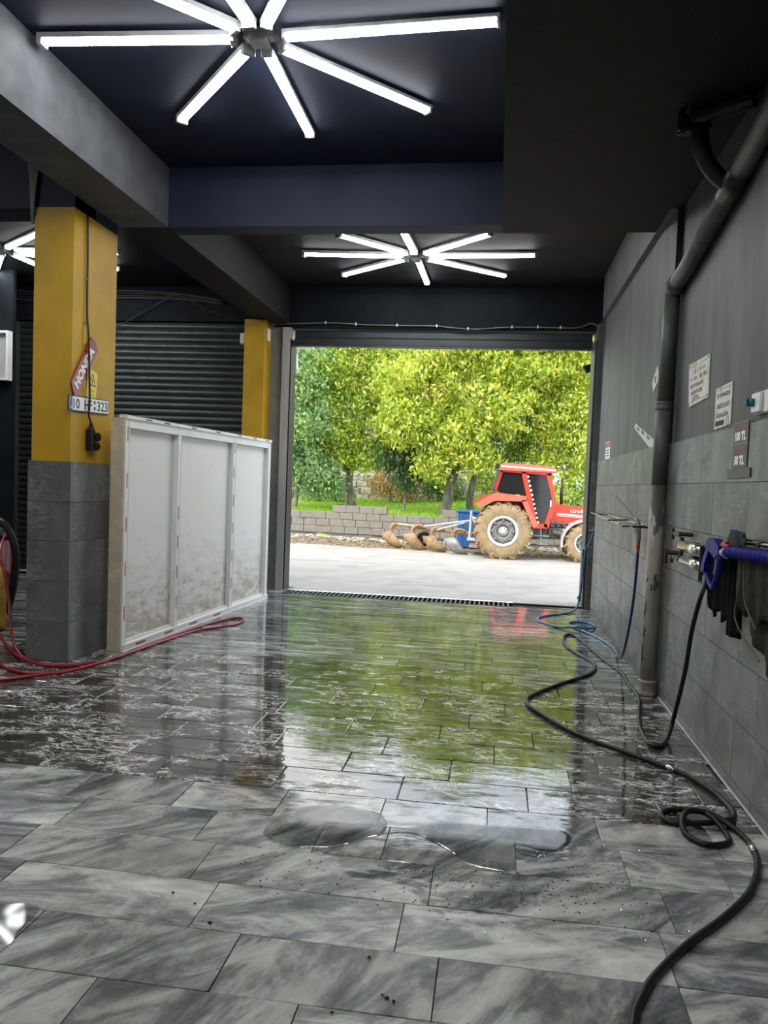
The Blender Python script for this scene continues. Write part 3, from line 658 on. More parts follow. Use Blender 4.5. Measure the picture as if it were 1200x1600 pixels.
t, c = wsign('small_notice', 'small red and white notice near doorway on right wall', 'sign', [(9.12, 2.01), (8.78, 2.01), (8.74, 1.812), (9.10, 1.812)], 1.191, .004, M['signwhite'])
one('red_header', lambda b: box(b, 1.185, 1.1868, 8.79, 9.10, 1.945, 2.003), M['pricered'], t)
one('printed_rows', lambda b: [box(b, 1.185, 1.1868, 8.84, 9.04, z, z+.014) for z in (1.91, 1.88, 1.85)], M['inkgrey'], t)
t, c = wsign('peeling_label_strip', 'long pale label strip drooping across right wall', 'label', [(7.25, 2.072), (6.34, 1.870), (6.30, 1.81), (6.45, 1.80), (7.30, 2.035)], 1.191, .003, M['paperworn'])
one('printed_marks', lambda b: [obox(b, (1.1875, y, z), (0, .976, .217), (0, -.217, .976), (1, 0, 0), .12, .026, .001) for y, z in ((7.08, 2.01), (6.86, 1.965), (6.60, 1.905))], M['inkgrey'], t)
t, c = wsign('diamond_sign', 'small pale diamond sign above drooping label strip', 'sign', [(6.37, 2.45), (6.31, 2.33), (6.49, 2.25), (6.56, 2.34)], 1.191, .004, M['paperworn'])
one('symbol', lambda b: box(b, 1.186, 1.1872, 6.40, 6.46, 2.32, 2.37), M['inkgrey'], t)

# ================================================================== PIPES
PX, PY = 1.150, 5.885
t = thing('drain_pipe', 'upright worn drain pipe standing by the right wall', 'pipe', (PX, PY, 0))
one('lower_pipe', lambda b: tube(b, [(PX, PY, .10), (PX, PY, 1.52)], .056, 20), M['pvcworn'], t, True)['label'] = 'peeling beige lower length'
one('middle_pipe', lambda b: tube(b, [(PX+.003, PY, 1.52), (PX+.005, PY, 2.06)], .056, 20), M['pvc'], t, True)
one('upper_pipe', lambda b: tube(b, [(PX+.008, PY, 2.10), (PX+.02, PY, 2.95)], .054, 20), M['pvc'], t, True)
one('socket_joint', lambda b: lathe(b, [(.056, 0), (.062, .005), (.062, .03), (.057, .035), (.062, .045), (.062, .06), (.055, .065)], (PX+.006, PY, 2.05), (0, 0, 1), 20), M['pvc'], t, True)
one('base_collar', lambda b: lathe(b, [(.072, 0), (.066, .015), (.062, .03), (.062, .085), (.066, .09), (.066, .105), (.057, .11)], (PX, PY, 0), (0, 0, 1), 20), M['pvcworn'], t, True)
t = thing('overhead_drain_pipe', 'sloping grey drain pipe with trap high along right wall', 'pipe', (1.17, 4.8, 2.95))
one('main_pipe', lambda b: tube(b, [(1.172, 5.84, 2.915), (1.172, 5.5, 2.945), (1.172, 4.53, 3.105)], .055, 18), M['pvc'], t, True)
one('upper_main_pipe', lambda b: tube(b, [(1.172, 4.44, 3.12), (1.172, 3.2, 3.36)], .055, 18), M['pvc'], t, True)
one('pipe_end_collar', lambda b: tube(b, [(1.172, 5.87, 2.905), (1.172, 5.76, 2.918)], .064, 18), M['pvc'], t, True)
one('branch_collar', lambda b: tube(b, [(1.172, 4.60, 3.093), (1.172, 4.36, 3.133)], .063, 18), M['iron'], t, True)
one('trap_bend', lambda b: tube(b, [(1.165, 4.50, 3.11), (1.08, 4.50, 3.17), (1.01, 4.50, 3.28), (.99, 4.50, 3.40), (.995, 4.50, 3.5)], .045, 14, 5), M['iron'], t, True)
one('trap_coupling', lambda b: (lathe(b, [(.055, 0), (.055, .04)], (.992, 4.5, 3.40), (0, 0, 1), 12), obox(b, (.91, 4.5, 3.43), (1, 0, 0), (0, 1, 0), (0, 0, 1), .08, .08, .09, .01), tube(b, [(.89, 4.5, 3.38), (.89, 4.5, 3.5)], .02, 8), tube(b, [(.95, 4.5, 3.46), (1.2, 4.3, 3.47)], .05, 12)), M['iron'], t)
for z_, lb in ((1.20, 'upper rusty tap on pipe beside right wall'), (1.05, 'lower rusty tap bracket beside right wall')):
    t = thing('wall_tap', lb, 'tap', (1.2, 5.2, z_))
    one('stem', lambda b: tube(b, [(1.218, 5.12, z_+.01), (1.13, 5.16, z_+.01)], .014, 8), M['iron'], t)
    one('handle', lambda b: (box(b, 1.125, 1.142, 5.06, 5.30, z_-.004, z_+.022, .004), tube(b, [(1.13, 5.24, z_-.03), (1.13, 5.24, z_+.04)], .010, 8)), M['iron'], t)

# ================================================================== DISPENSER, HANGING TOOLS
t = thing('cylinder_holder', 'chrome twin cylinder filter clamped on right wall', 'filter', (1.15, 4.66, 1.03))
one('bracket', lambda b: (box(b, 1.185, 1.219, 4.35, 4.42, 1.02, 1.17), box(b, 1.185, 1.219, 4.93, 5.0, 1.02, 1.17)), M['iron'], t)
one('upper_cylinder', lambda b: tube(b, [(1.13, 4.96, 1.148), (1.13, 4.42, 1.148)], .034, 18), M['chrome'], t, True)
one('lower_cylinder', lambda b: tube(b, [(1.13, 4.92, 1.066), (1.13, 4.42, 1.066)], .030, 18), M['chrome'], t, True)
for zc, rr in ((1.148, .045), (1.066, .040)):
    one('end_cap', lambda b: lathe(b, [(rr, 0), (rr, .045), (rr*.7, .05), (rr*.66, .035), (rr*.4, .035), (rr*.3, .055)], (1.13, 4.42, zc), (0, -1, 0), 18), M['iron'], t)
one('lever', lambda b: (tube(b, [(1.13, 4.99, 1.05), (1.13, 4.99, 1.20)], .012, 8), tube(b, [(1.12, 5.01, 1.10), (1.05, 5.03, 1.10)], .013, 8), tube(b, [(1.05, 5.03, 1.12), (1.05, 5.03, 1.03)], .009, 8)), M['iron'], t)
one('clamp', lambda b: (box(b, 1.085, 1.19, 4.35, 4.37, 1.095, 1.12), tube(b, [(1.09, 4.36, 1.00), (1.09, 4.36, 1.19)], .010, 8)), M['iron'], t)
# rail with hooks
t = thing('hanging_rail', 'thin metal rail with hooks behind the hanging cloths', 'rail', (1.18, 3.6, 1.22))
one('rail', lambda b: tube(b, [(1.17, 4.02, 1.235), (1.17, 3.0, 1.27)], .009, 8), M['chrome'], t)
for y in (3.98, 3.68, 3.3): one('hook', lambda b: tube(b, [(1.219, y, 1.245), (1.17, y, 1.255), (1.155, y, 1.235), (1.16, y, 1.215)], .008, 6, 3), M['iron'], t)
# blue dispensing gun with coil hose
GX = 1.055
t = thing('air_gun', 'blue plastic spray gun handle with trigger guard, hanging by right wall', 'spray gun', (GX, 4.0, 1.03))
def gunpoly(b, poly, th_, x=GX): prism(b, [(-(y-4.0), z-1.1) for y, z in poly], (x+th_/2, 4.0, 1.1), UW, VW, (-1, 0, 0), th_)
one('nozzle_head', lambda b: gunpoly(b, [(4.06, 1.232), (4.02, 1.252), (3.93, 1.252), (3.845, 1.222), (3.84, 1.185), (3.90, 1.160), (3.985, 1.185), (4.07, 1.195)], .045), M['blueplastic'], t)
one('grip', lambda b: gunpoly(b, [(4.065, 1.20), (4.01, 1.185), (4.075, 1.135), (4.09, 1.09), (4.03, 1.042), (3.985, 1.018), (3.965, 1.025), (3.99, 1.052), (4.055, 1.09), (4.135, 1.072), (4.155, 1.085), (4.13, 1.13)][0:0] or [(4.075, 1.198), (4.03, 1.19), (4.05, 1.16), (4.09, 1.12), (4.095, 1.085), (4.155, 1.068), (4.16, 1.09), (4.13, 1.14)], .035), M['blueplastic'], t)
one('trigger_guard', lambda b: tube(b, [(GX, 4.13, 1.08), (GX, 4.07, 1.045), (GX, 4.0, 1.015), (GX, 3.96, 1.02), (GX, 3.92, 1.06), (GX, 3.875, 1.12), (GX, 3.86, 1.18)], [.014, .012, .013, .016, .016, .018, .022], 8, 4), M['blueplastic'], t, True)
one('trigger', lambda b: tube(b, [(GX, 3.945, 1.175), (GX, 3.935, 1.13), (GX, 3.955, 1.08)], .009, 6, 3), M['cablegrey'], t, True)
one('fitting', lambda b: lathe(b, [(.018, 0), (.024, .02), (.024, .05), (.030, .07), (.020, .09)], (GX, 3.84, 1.195), (0, -1, .05), 12), M['chrome'], t)
one('safety_lever', lambda b: (box(b, GX-.012, GX+.012, 3.74, 3.85, 1.222, 1.238, .003), box(b, GX-.01, GX+.01, 3.78, 3.83, 1.236, 1.25, .003)), M['redplastic'], t)
def coil(b):
    P = []; n = 33; y0, y1 = 3.76, 2.95
    for i in range(n*12+1):
        a = i/12*2*math.pi; f = i/(n*12); P.append((GX+.021*math.cos(a), y0+(y1-y0)*f, 1.205+.03*f+.021*math.sin(a)))
    tube(b, P, .0078, 6)
tag(one('coiled_air_hose', coil, M['blueplastic'], None, True), 'dark blue coiled hose running right from the spray gun', 'hose')
# cloths
def cloth(name, label, x, outline, mat, fold=.012, freq=26, sag=0, parent=None, seedx=0):
    """outline: list of (y, ztop, zbottom); hangs in folds, real thickness"""
    ys = np.linspace(outline[0][0], outline[-1][0], 30); oy = [-o_[0] for o_ in outline]
    zt = np.interp(-ys, oy, [o_[1] for o_ in outline]); zb = np.interp(-ys, oy, [o_[2] for o_ in outline]); bm = B(); nz_ = 14
    F, K = [], []
    for i, y in enumerate(ys):
        fr, bk = [], []
        for j in range(nz_):
            f = j/(nz_-1); z = zt[i]+(zb[i]-zt[i])*f
            dx = fold*(.4+.6*f)*math.sin((y+seedx)*freq*2+f*1.2)+fold*.5*math.sin(y*freq*4.7+f*3)
            fr.append(bm.verts.new((x+dx-.006, y, z))); bk.append(bm.verts.new((x+dx+.006, y, z)))
        F.append(fr); K.append(bk)
    n = len(ys)
    for i in range(n-1):
        for j in range(nz_-1):
            bm.faces.new((F[i][j], F[i+1][j], F[i+1][j+1], F[i][j+1])); bm.faces.new((K[i][j], K[i][j+1], K[i+1][j+1], K[i+1][j]))
        bm.faces.new((F[i][0], K[i][0], K[i+1][0], F[i+1][0])); bm.faces.new((F[i][-1], F[i+1][-1], K[i+1][-1], K[i][-1]))
    for j in range(nz_-1):
        bm.faces.new((F[0][j], F[0][j+1], K[0][j+1], K[0][j])); bm.faces.new((F[-1][j], K[-1][j], K[-1][j+1], F[-1][j+1]))
    return bm_obj(name, bm, mat, parent, True)
tag(cloth('hanging_cloth', '', 1.135, [(4.34, 1.15, .98), (4.30, 1.17, .88), (4.24, 1.18, .83), (4.18, 1.20, .86), (4.12, 1.21, .885), (4.06, 1.215, .875), (4.03, 1.22, .83), (3.97, 1.225, .89), (3.93, 1.23, .96), (3.90, 1.23, 1.03)], M['cloth'], .012, 20), 'black cloth with pointed hem behind the blue spray gun', 'cloth', 'cloths on the rail')
tag(cloth('hanging_cloth', '', 1.125, [(3.93, 1.235, 1.02), (3.90, 1.235, .80), (3.87, 1.235, .80), (3.80, 1.235, .80), (3.76, 1.235, .82), (3.72, 1.235, .95)], M['cloth'], .014, 22, seedx=.2), 'narrow charcoal cloth hanging between two wider ones', 'cloth', 'cloths on the rail')
t = thing('hanging_cloth', 'olive grey edged towels hanging at right picture edge', 'cloth', (1.12, 3.5, .8), 'cloths on the rail')
cloth('towel', '', 1.115, [(3.74, 1.235, 1.05), (3.72, 1.235, 1.02), (3.62, 1.24, 1.0), (3.60, 1.24, .90), (3.40, 1.24, .80), (3.2, 1.25, .72), (3.0, 1.25, .70)], M['cloth2'], .014, 14, parent=t)
cloth('towel', '', 1.085, [(3.66, 1.235, 1.0), (3.60, 1.24, .93), (3.5, 1.24, 1.02), (3.42, 1.24, .92), (3.30, 1.24, .97), (3.1, 1.25, .95)], M['cloth2'], .012, 17, parent=t, seedx=.3)
one('towel_edge', lambda b: (tube(b, [(1.095, 3.74, 1.22), (1.095, 3.735, 1.10), (1.095, 3.735, 1.05), (1.08, 3.66, 1.02)], .004, 5, 4), tube(b, [(1.07, 3.62, 1.22), (1.065, 3.61, 1.05), (1.065, 3.64, .93), (1.07, 3.52, .86), (1.07, 3.3, .80)], .004, 5, 4), tube(b, [(1.068, 3.56, 1.22), (1.065, 3.55, 1.1), (1.065, 3.50, 1.0), (1.065, 3.35, .92)], .004, 5, 4)), M['clothtrim'], t)
tag(cloth('folded_rag', '', 1.12, [(3.98, 1.28, 1.20), (3.93, 1.30, 1.20), (3.86, 1.30, 1.2), (3.80, 1.285, 1.2), (3.74, 1.25, 1.2)], M['greycloth'], .02, 20), 'bluish grey rag draped over the rail above spray gun', 'cloth')

# ================================================================== RACK AND LANCE on far wall
t = thing('wire_rack', 'thin wire rack projecting from tiled wall near doorway', 'rack', (1.13, 7.8, 1.17))
one('wires', lambda b: (tube(b, [(1.05, 8.95, 1.225), (1.05, 6.9, 1.19)], .007, 6), tube(b, [(1.179, 8.95, 1.222), (1.179, 6.3, 1.20)], .005, 6), tube(b, [(1.05, 8.95, 1.225), (1.179, 8.95, 1.222)], .007, 6)), M['chrome'], t)
one('arms', lambda b: [tube(b, [(1.179, y, z), (1.0, y, z-.01)], .007, 6) for y, z in ((8.6, 1.22), (7.3, 1.215), (6.45, 1.20))], M['iron'], t)
t = thing('pressure_lance', 'pressure washer lance clipped to tiled wall near pipe', 'lance', (1.1, 6.4, 1.05))
one('wand', lambda b: tube(b, [(1.10, 7.52, 1.412), (1.10, 6.42, 1.255)], .007, 6), M['iron'], t)
one('gun_body', lambda b: (tube(b, [(1.10, 6.46, 1.262), (1.10, 6.36, 1.235), (1.10, 6.30, 1.19)], [.012, .02, .022], 8), tube(b, [(1.10, 6.31, 1.21), (1.10, 6.28, 1.12), (1.10, 6.28, 1.07)], [.022, .018, .014], 8)), M['cablegrey'], t, True)
one('trigger', lambda b: tube(b, [(1.10, 6.42, 1.21), (1.10, 6.40, 1.15), (1.10, 6.34, 1.11)], .006, 6, 3), M['iron'], t)
one('red_swivel', lambda b: lathe(b, [(.013, 0), (.015, .03), (.012, .05)], (1.10, 6.28, 1.02), (0, 0, 1), 10), M['redplastic'], t)
one('wall_hook', lambda b: (tube(b, [(1.18, 6.22, 1.20), (1.04, 6.22, 1.20)], .009, 6), tube(b, [(1.06, 6.55, 1.195), (1.06, 6.22, 1.20)], .010, 6)), M['iron'], t)

# ================================================================== HOSES
def hose(name, label, pts, r, mat, k=6, parent=None):
    return tag(one(name, lambda b: tube(b, pts, r, 9, k), mat, parent, True), label, 'hose')
rb = .013
bl = [(1.085, 4.20, 1.055), (1.105, 4.30, .99), (1.12, 4.45, .90), (1.12, 4.59, .696), (1.12, 4.69, .44), (1.11, 4.84, .14), (1.075, 4.80, .03), (1.03, 4.70, rb), (.981, 4.622, rb), (.937, 4.691, rb), (.944, 4.976, rb), (.986, 5.263, rb), (1.06, 5.70, rb), (1.058, 6.15, rb), (1.06, 6.5, rb), (.975, 7.016, rb), (.87, 7.862, rb), (.80, 8.06, rb), (.726, 7.912, rb), (.709, 7.491, rb), (.791, 7.089, rb), (.880, 6.737, rb), (.803, 6.367, rb), (.51, 5.911, rb), (.307, 5.545, rb), (.269, 5.368, rb), (.331, 5.155, rb), (.535, 4.739, rb), (.786, 4.463, rb), (1.006, 4.22, rb), (1.109, 4.0, rb), (1.142, 3.796, rb), (1.13, 3.69, rb), (1.07, 3.605, rb+.01), (.967, 3.553, rb+.01), (.831, 3.548, rb), (.80, 3.622, rb), (.844, 3.685, rb), (.943, 3.68, rb+.016), (1.0, 3.59, rb+.03), (1.04, 3.49, rb), (1.02, 3.39, rb), (.925, 3.355, rb), (.865, 3.44, rb), (.874, 3.544, rb+.026), (.925, 3.615, rb+.036), (1.02, 3.60, rb+.028), (1.088, 3.50, rb+.01), (1.112, 3.363, rb), (1.076, 3.19, rb), (.98, 2.974, rb), (.836, 2.771, rb), (.663, 2.565, rb), (.528, 2.372, rb), (.471, 2.257, rb), (.439, 2.17, rb), (.42, 2.0, rb), (.5, 1.6, rb), (.7, 1.0, rb)]
t = thing('black_hose', 'long black rubber hose looping over the floor on the right', 'hose', (.8, 5, 0))
one('hose', lambda b: tube(b, bl, rb, 10, 7), M['rubber'], t, True)
one('metal_ferrule', lambda b: tube(b, [(1.112, 3.385, rb), (1.106, 3.325, rb)], .0165, 10), M['chrome'], t, True)
one('metal_ferrule', lambda b: tube(b, [(.96, 4.28, rb), (1.0, 4.235, rb)], .0165, 10), M['chrome'], t, True)
r2 = .011
t = thing('blue_hose', 'blue hose from lance, looping on floor to doorway pilaster', 'hose', (1, 8, 0))
one('hose', lambda b: tube(b, [(1.10, 6.28, 1.02), (1.10, 6.285, .9), (1.10, 6.35, .634), (1.10, 6.50, .35), (1.105, 6.75, .10), (1.11, 7.05, .02)], r2, 8, 6), M['navyhose'], t, True)['label'] = 'dark blue hanging length'
one('hose', lambda b: tube(b, [(1.11, 7.05, .02), (1.14, 7.30, r2), (1.13, 7.65, r2), (1.051, 8.05, r2), (.899, 8.478, r2), (.839, 8.692, r2), (.908, 8.88, r2), (1.05, 8.88, r2), (1.12, 8.685, r2), (1.05, 8.46, r2+.01), (.888, 8.40, r2+.02), (.7, 8.483, r2), (.548, 8.749, r2), (.524, 8.954, r2), (.607, 9.164, r2), (.90, 9.5, r2), (1.02, 9.72, .04), (1.065, 9.84, .19), (1.09, 9.86, .425), (1.10, 9.86, .60), (1.115, 9.87, .756), (1.155, 9.86, .83), (1.185, 9.86, .93), (1.19, 9.9, 1.02)], r2, 8, 6), M['bluehose'], t, True)
one('spare_end', lambda b: (tube(b, [(1.09, 9.88, .75), (1.085, 9.87, .5), (1.08, 9.85, .25), (1.04, 9.84, .14)], .010, 7, 4), tube(b, [(1.10, 9.90, .72), (1.09, 9.90, .4), (1.075, 9.90, .10)], .010, 7, 4)), M['rubber'], t, True)
one('wall_hook', lambda b: [tube(b, [(1.15, 9.9, z), (1.27, 9.66, z)], .010, 6) for z in (.985, .78)], M['iron'], t)
r3 = .012
hose('red_hose', 'red hose loop lying in front of white screen', [(-4.30, 6.45, .88), (-4.112, 6.10, .77), (-4.018, 6.02, .60), (-3.924, 5.95, .36), (-3.80, 5.80, .145), (-3.62, 5.62, .03), (-3.40, 5.46, r3), (-3.15, 5.36, r3), (-3.02, 5.50, r3), (-2.90, 5.75, r3), (-2.87, 6.38, r3), (-2.80, 7.115, r3), (-2.70, 7.60, r3), (-2.60, 7.80, r3), (-2.50, 7.72, r3), (-2.51, 7.40, r3), (-2.72, 7.02, r3), (-2.82, 6.471, r3), (-2.88, 5.95, r3), (-2.96, 5.43, r3), (-3.133, 5.12, r3), (-3.32, 4.90, r3), (-3.62, 4.62, r3)], r3, M['redhose'])
hose('red_hose', 'second red hose curving past foot of near column', [(-5.0, 6.9, .40), (-4.6, 6.6, .10), (-4.375, 6.45, r3), (-3.992, 6.0, r3), (-3.70, 5.68, r3), (-3.45, 5.43, r3+.02), (-3.193, 5.30, r3+.024), (-2.99, 5.36, r3+.024), (-2.93, 5.30, r3+.02), (-3.05, 5.20, r3), (-3.25, 5.14, r3), (-3.45, 5.22, r3), (-3.64, 5.37, r3), (-3.9, 5.50, r3), (-4.3, 5.55, r3)], r3, M['redhose'])
# vacuum, gas bottle
t = thing('vacuum_drum', 'dark red drum vacuum with black hose at left edge', 'vacuum', (-5.03, 7.3, 0))
one('drum', lambda b: lathe(b, [(.20, .06), (.22, .08), (.22, .40), (.23, .41), (.23, .44), (.22, .45), (.22, .74), (.20, .76)], (-5.03, 7.3, 0), (0, 0, 1), 24), M['vacred'], t, True)
one('motor_head', lambda b: lathe(b, [(.23, .761), (.23, .80), (.17, .87), (.08, .89)], (-5.03, 7.3, 0), (0, 0, 1), 24), M['rubber'], t, True)
for a in range(4): one('wheel', lambda b: lathe(b, [(.03, -.015), (.03, .015)], (-5.03+.17*math.cos(a*1.57+.7), 7.3+.17*math.sin(a*1.57+.7), .03), (1, 0, 0), 12), M['rubber'], t)
one('hose', lambda b: tube(b, [(-5.0, 7.12, .86), (-4.86, 7.05, .96), (-4.72, 7.0, .945), (-4.64, 7.0, .88), (-4.58, 7.0, .76), (-4.55, 7.0, .62), (-4.56, 7.0, .48), (-4.58, 7.0, .30), (-4.66, 7.02, .10), (-4.8, 7.0, .035)], .038, 10, 6), M['rubber'], t, True)
t = thing('gas_bottle', 'yellow gas bottle standing at left edge by red hoses', 'gas bottle', (-4.49, 6.5, 0))
one('body', lambda b: lathe(b, [(.12, 0), (.14, .02), (.15, .06), (.15, .46), (.13, .54), (.08, .59), (.03, .61)], (-4.49, 6.5, 0), (0, 0, 1), 24), M['gasyellow'], t, True)
one('valve', lambda b: lathe(b, [(.02, .60), (.02, .66), (.03, .665), (.03, .68)], (-4.49, 6.5, 0), (0, 0, 1), 12), M['chrome'], t)
# black crumbs of dirt on near tiles
def crumbs(b):
    for (x, y) in ((-.32, 2.32), (-.24, 2.14), (-.22, 2.13), (-.255, 2.15), (-.38, 2.05), (-.13, 1.93), (-.95, 2.5), (-1.05, 2.55), (-.86, 2.4)):
        q = bmesh.ops.create_icosphere(b, subdivisions=1, radius=random.uniform(.004, .008))
        for v_ in q['verts']: v_.co = Vector((x+v_.co.x*random.uniform(.8, 1.6), y+v_.co.y, .004+v_.co.z*.7))
tag(one('dirt_crumbs', crumbs, M['ink']), 'black crumbs of dirt on the near tiles', 'dirt', kind='stuff')

# ================================================================== OUTSIDE: ground
def gz(x, y):
    if y < 19: return -.25*(y-YD)/(19-YD)
    return -.25
street = plain('street', (.345, .32, .29), .85, var=.10, scale=2.5, bmp=.4, dirt=(.235, .205, .175), dirt_lo=.5, dirt_hi=.75)
dirtm = plain('dirt_verge', (.20, .155, .115), .95, var=.4, scale=5, bmp=.8, dirt=(.13, .095, .07), dirt_lo=.45, dirt_hi=.65)
grassm = plain('grass', (.22, .36, .02), .9, var=.35, scale=3, bmp=.6, dirt=(.10, .17, .02), dirt_lo=.5, dirt_hi=.75)
blockm = plain('concrete_block', (.225, .205, .170), .9, var=.15, scale=9, bmp=.5, dirt=(.20, .18, .155), dirt_lo=.5, dirt_hi=.75)
stonem = plain('rough_stone', (.40, .36, .31), .9, var=.3, scale=6, bmp=.6, dirt=(.17, .14, .11), dirt_lo=.5, dirt_hi=.7)
bark = streaked('bark', (.10, .085, .065), (.26, .23, .19), (1, 1, .25), .9, 12)
def grid(b, x0, x1, nx, y0, y1, ny, fz):
    V = [[b.verts.new((x0+(x1-x0)*i/nx, y0+(y1-y0)*j/ny, fz(x0+(x1-x0)*i/nx, y0+(y1-y0)*j/ny))) for i in range(nx+1)] for j in range(ny+1)]
    for j in range(ny):
        for i in range(nx): b.faces.new((V[j][i], V[j][i+1], V[j+1][i+1], V[j+1][i]))
b = B(); grid(b, -30, 30, 60, YD+.02, 21.2, 22, lambda x, y: gz(x, y)-(.002 if y > 10.3 else 0)); struct('street', b, street, 'pale concrete street outside the doorway', smooth=True)
def vz(x, y):
    e = 19.9-.11*(x-2)  # verge edge
    f = min(max((y-e+.4*mnoise.noise(Vector((x*.8, y*.8, 0))))/.5, 0), 1)
    return gz(x, y)-.03+f*(.035+.05*abs(mnoise.noise(Vector((x*1.7, y*1.7, 3)))))
b = B(); grid(b, -14, 12, 130, 18.6, 24.6, 32, vz); struct('verge', b, dirtm, 'brown earth verge along the block wall', smooth=True)
def wy(x): return 23.95-.115*(x+6.4)   # line of the block wall
def bank(x, y):
    e = max(0, y-wy(x)-.2)
    right = 1/(1+math.exp(-(x+1.2)*1.2))
    return .50+min(e, 9)*(.045+.055*right)+.06*mnoise.noise(Vector((x*.7, y*.7, 1)))
b = B(); grid(b, -22, 16, 90, 22.6, 40, 50, lambda x, y: bank(x, y) if y > wy(x)+.15 else -.4); struct('grass_bank', b, grassm, 'bright green grass bank behind the block wall', smooth=True)
# grass blades: one object
def leaves_mesh(name, P, D, L, W, tint, mat, parent=None):
    """P centres, D unit directions, L, W sizes: folded two-quad leaves in one mesh"""
    n = len(P); r = rng.normal(size=(n, 3)); S = np.cross(D, r); S /= np.linalg.norm(S, axis=1)[:, None]+1e-9
    Nn = np.cross(D, S); L = np.asarray(L)[:, None]; W = np.asarray(W)[:, None]
    a = P-D*L*.5; c = P+D*L*.5; m = P+D*L*.05-Nn*W*.18; l = P+S*W*.5; rr = P-S*W*.5
    V = np.stack([a, l, c, rr, m], 1).reshape(-1, 3).astype(np.float32)
    k = np.arange(n)[:, None]*5
    F = np.concatenate([k+np.array([[0, 1, 4]]), k+np.array([[1, 2, 4]]), k+np.array([[2, 3, 4]]), k+np.array([[3, 0, 4]])], 1).reshape(-1).astype(np.int32)
    me = bpy.data.meshes.new(name); me.vertices.add(len(V)); me.vertices.foreach_set('co', V.ravel())
    me.loops.add(len(F)); me.loops.foreach_set('vertex_index', F); nf = len(F)//3
    me.polygons.add(nf); me.polygons.foreach_set('loop_start', np.arange(nf, dtype=np.int32)*3); me.polygons.foreach_set('loop_total', np.full(nf, 3, np.int32))
    at = me.attributes.new('tint', 'FLOAT', 'POINT'); at.data.foreach_set('value', np.repeat(tint, 5).astype(np.float32))
    me.update(calc_edges=True)
    return link_mesh(name, me, mat, parent)
LM = dict(walnut=leafmat('walnut_leaves', [(.08, .20, .02), (.20, .36, .025), (.38, .50, .03), (.58, .64, .06), (.76, .72, .14)]),
          green=leafmat('green_leaves', [(.04, .12, .02), (.10, .22, .03), (.20, .34, .05), (.34, .46, .06)]),
          blueish=leafmat('bluish_leaves', [(.10, .21, .08), (.20, .38, .14), (.33, .50, .16), (.52, .62, .12)]),
          dark=leafmat('dark_leaves', [(.02, .07, .012), (.05, .13, .02), (.09, .19, .03)]),
          autumn=leafmat('autumn_leaves', [(.40, .22, .08), (.52, .34, .10), (.60, .48, .10)]),
          grass=leafmat('grass_blades', [(.14, .30, .01), (.28, .48, .02), (.46, .58, .04)]),
          litter=leafmat('leaf_litter', [(.12, .07, .04), (.26, .17, .09), (.42, .30, .14), (.5, .45, .2)]))
n = 26000; gx = rng.uniform(-9, 5, n); gyv = np.array([wy(x) for x in gx])+.25+rng.random(n)**1.5*7
gp = np.stack([gx, gyv, [bank(x, y)+.03 for x, y in zip(gx, gyv)]], 1); gd = np.stack([rng.normal(0, .35, n), rng.normal(0, .35, n), np.ones(n)], 1); gd /= np.linalg.norm(gd, axis=1)[:, None]
tag(leaves_mesh('grass', gp, gd, rng.uniform(.07, .15, n), np.full(n, .018), rng.random(n), LM['grass']), 'short bright grass growing on the bank', 'grass', kind='stuff')
n = 2600; lx = rng.uniform(-8, 5, n); ly = 19.9-.11*(lx-2)+.1+rng.random(n)**.8*3.3
lp = np.stack([lx, ly, [vz(x, y)+.015 for x, y in zip(lx, ly)]], 1); ld = np.stack([rng.normal(size=n), rng.normal(size=n), rng.normal(0, .25, n)], 1); ld /= np.linalg.norm(ld, axis=1)[:, None]
tag(leaves_mesh('leaf_litter', lp, ld, rng.uniform(.05, .14, n), rng.uniform(.03, .06, n), rng.random(n), LM['litter']), 'dry fallen leaves strewn on the earth verge', 'leaves', kind='stuff')
# rubble stones on verge
def rubble(b, n_, x0, x1, f, s0, s1):
    for _ in range(n_):
        x = random.uniform(x0, x1); y, z = f(x); s = random.uniform(s0, s1)
        q = bmesh.ops.create_icosphere(b, subdivisions=1, radius=s)
        for v_ in q['verts']: v_.co = Vector((x+v_.co.x*random.uniform(1, 1.5), y+v_.co.y, z+v_.co.z*.6))
def vf(x):
    y = wy(x)-random.random()**2*1.2-.12; return y, vz(x, y)+.02
tag(one('rubble', lambda b: rubble(b, 260, -8, 2, vf, .02, .09), stonem), 'loose stones along foot of block wall', 'stones', kind='stuff')

# ------------------------------------------------------------------ low block wall
wt = thing('block_wall', 'low wall of grey concrete blocks across the street', 'wall', (-3, 23.6, -.25))
wdir = Vector((1, -.115, 0)).normalized(); wn = Vector((-wdir.y, wdir.x, 0))
nb = 0
for r in range(4):
    z0 = -.10+r*.215; s = -11.0-(.2 if r % 2 else 0)
    while s < 9:
        L_ = random.choice((.40, .42, .44)); x = s; s += L_
        if r == 3 and not (-5.1 < x < -3.35 or -1.75 < x < .6): continue
        if r == 3 and x < -5.5: continue
        c = Vector((x+L_/2, wy(x+L_/2), z0+.106))
        bm = B(); obox(bm, c+wn*random.uniform(-.02, .01), wdir, wn, (0, 0, 1), L_-.009, .2, .207, .006)
        if x < -5.0 and r in (0, 1, 2, 3): pass
        o = bm_obj('block', bm, blockm, wt); o.rotation_euler = (0, 0, random.gauss(0, .012 if x > -5.6 else .05)); nb += 1
one('mortar', lambda b: (obox(b, Vector((-1, wy(-1), .145))+wn*.02, wdir, wn, (0, 0, 1), 20, .17, .77)), plain('mortar', (.19, .175, .145), .9), wt)
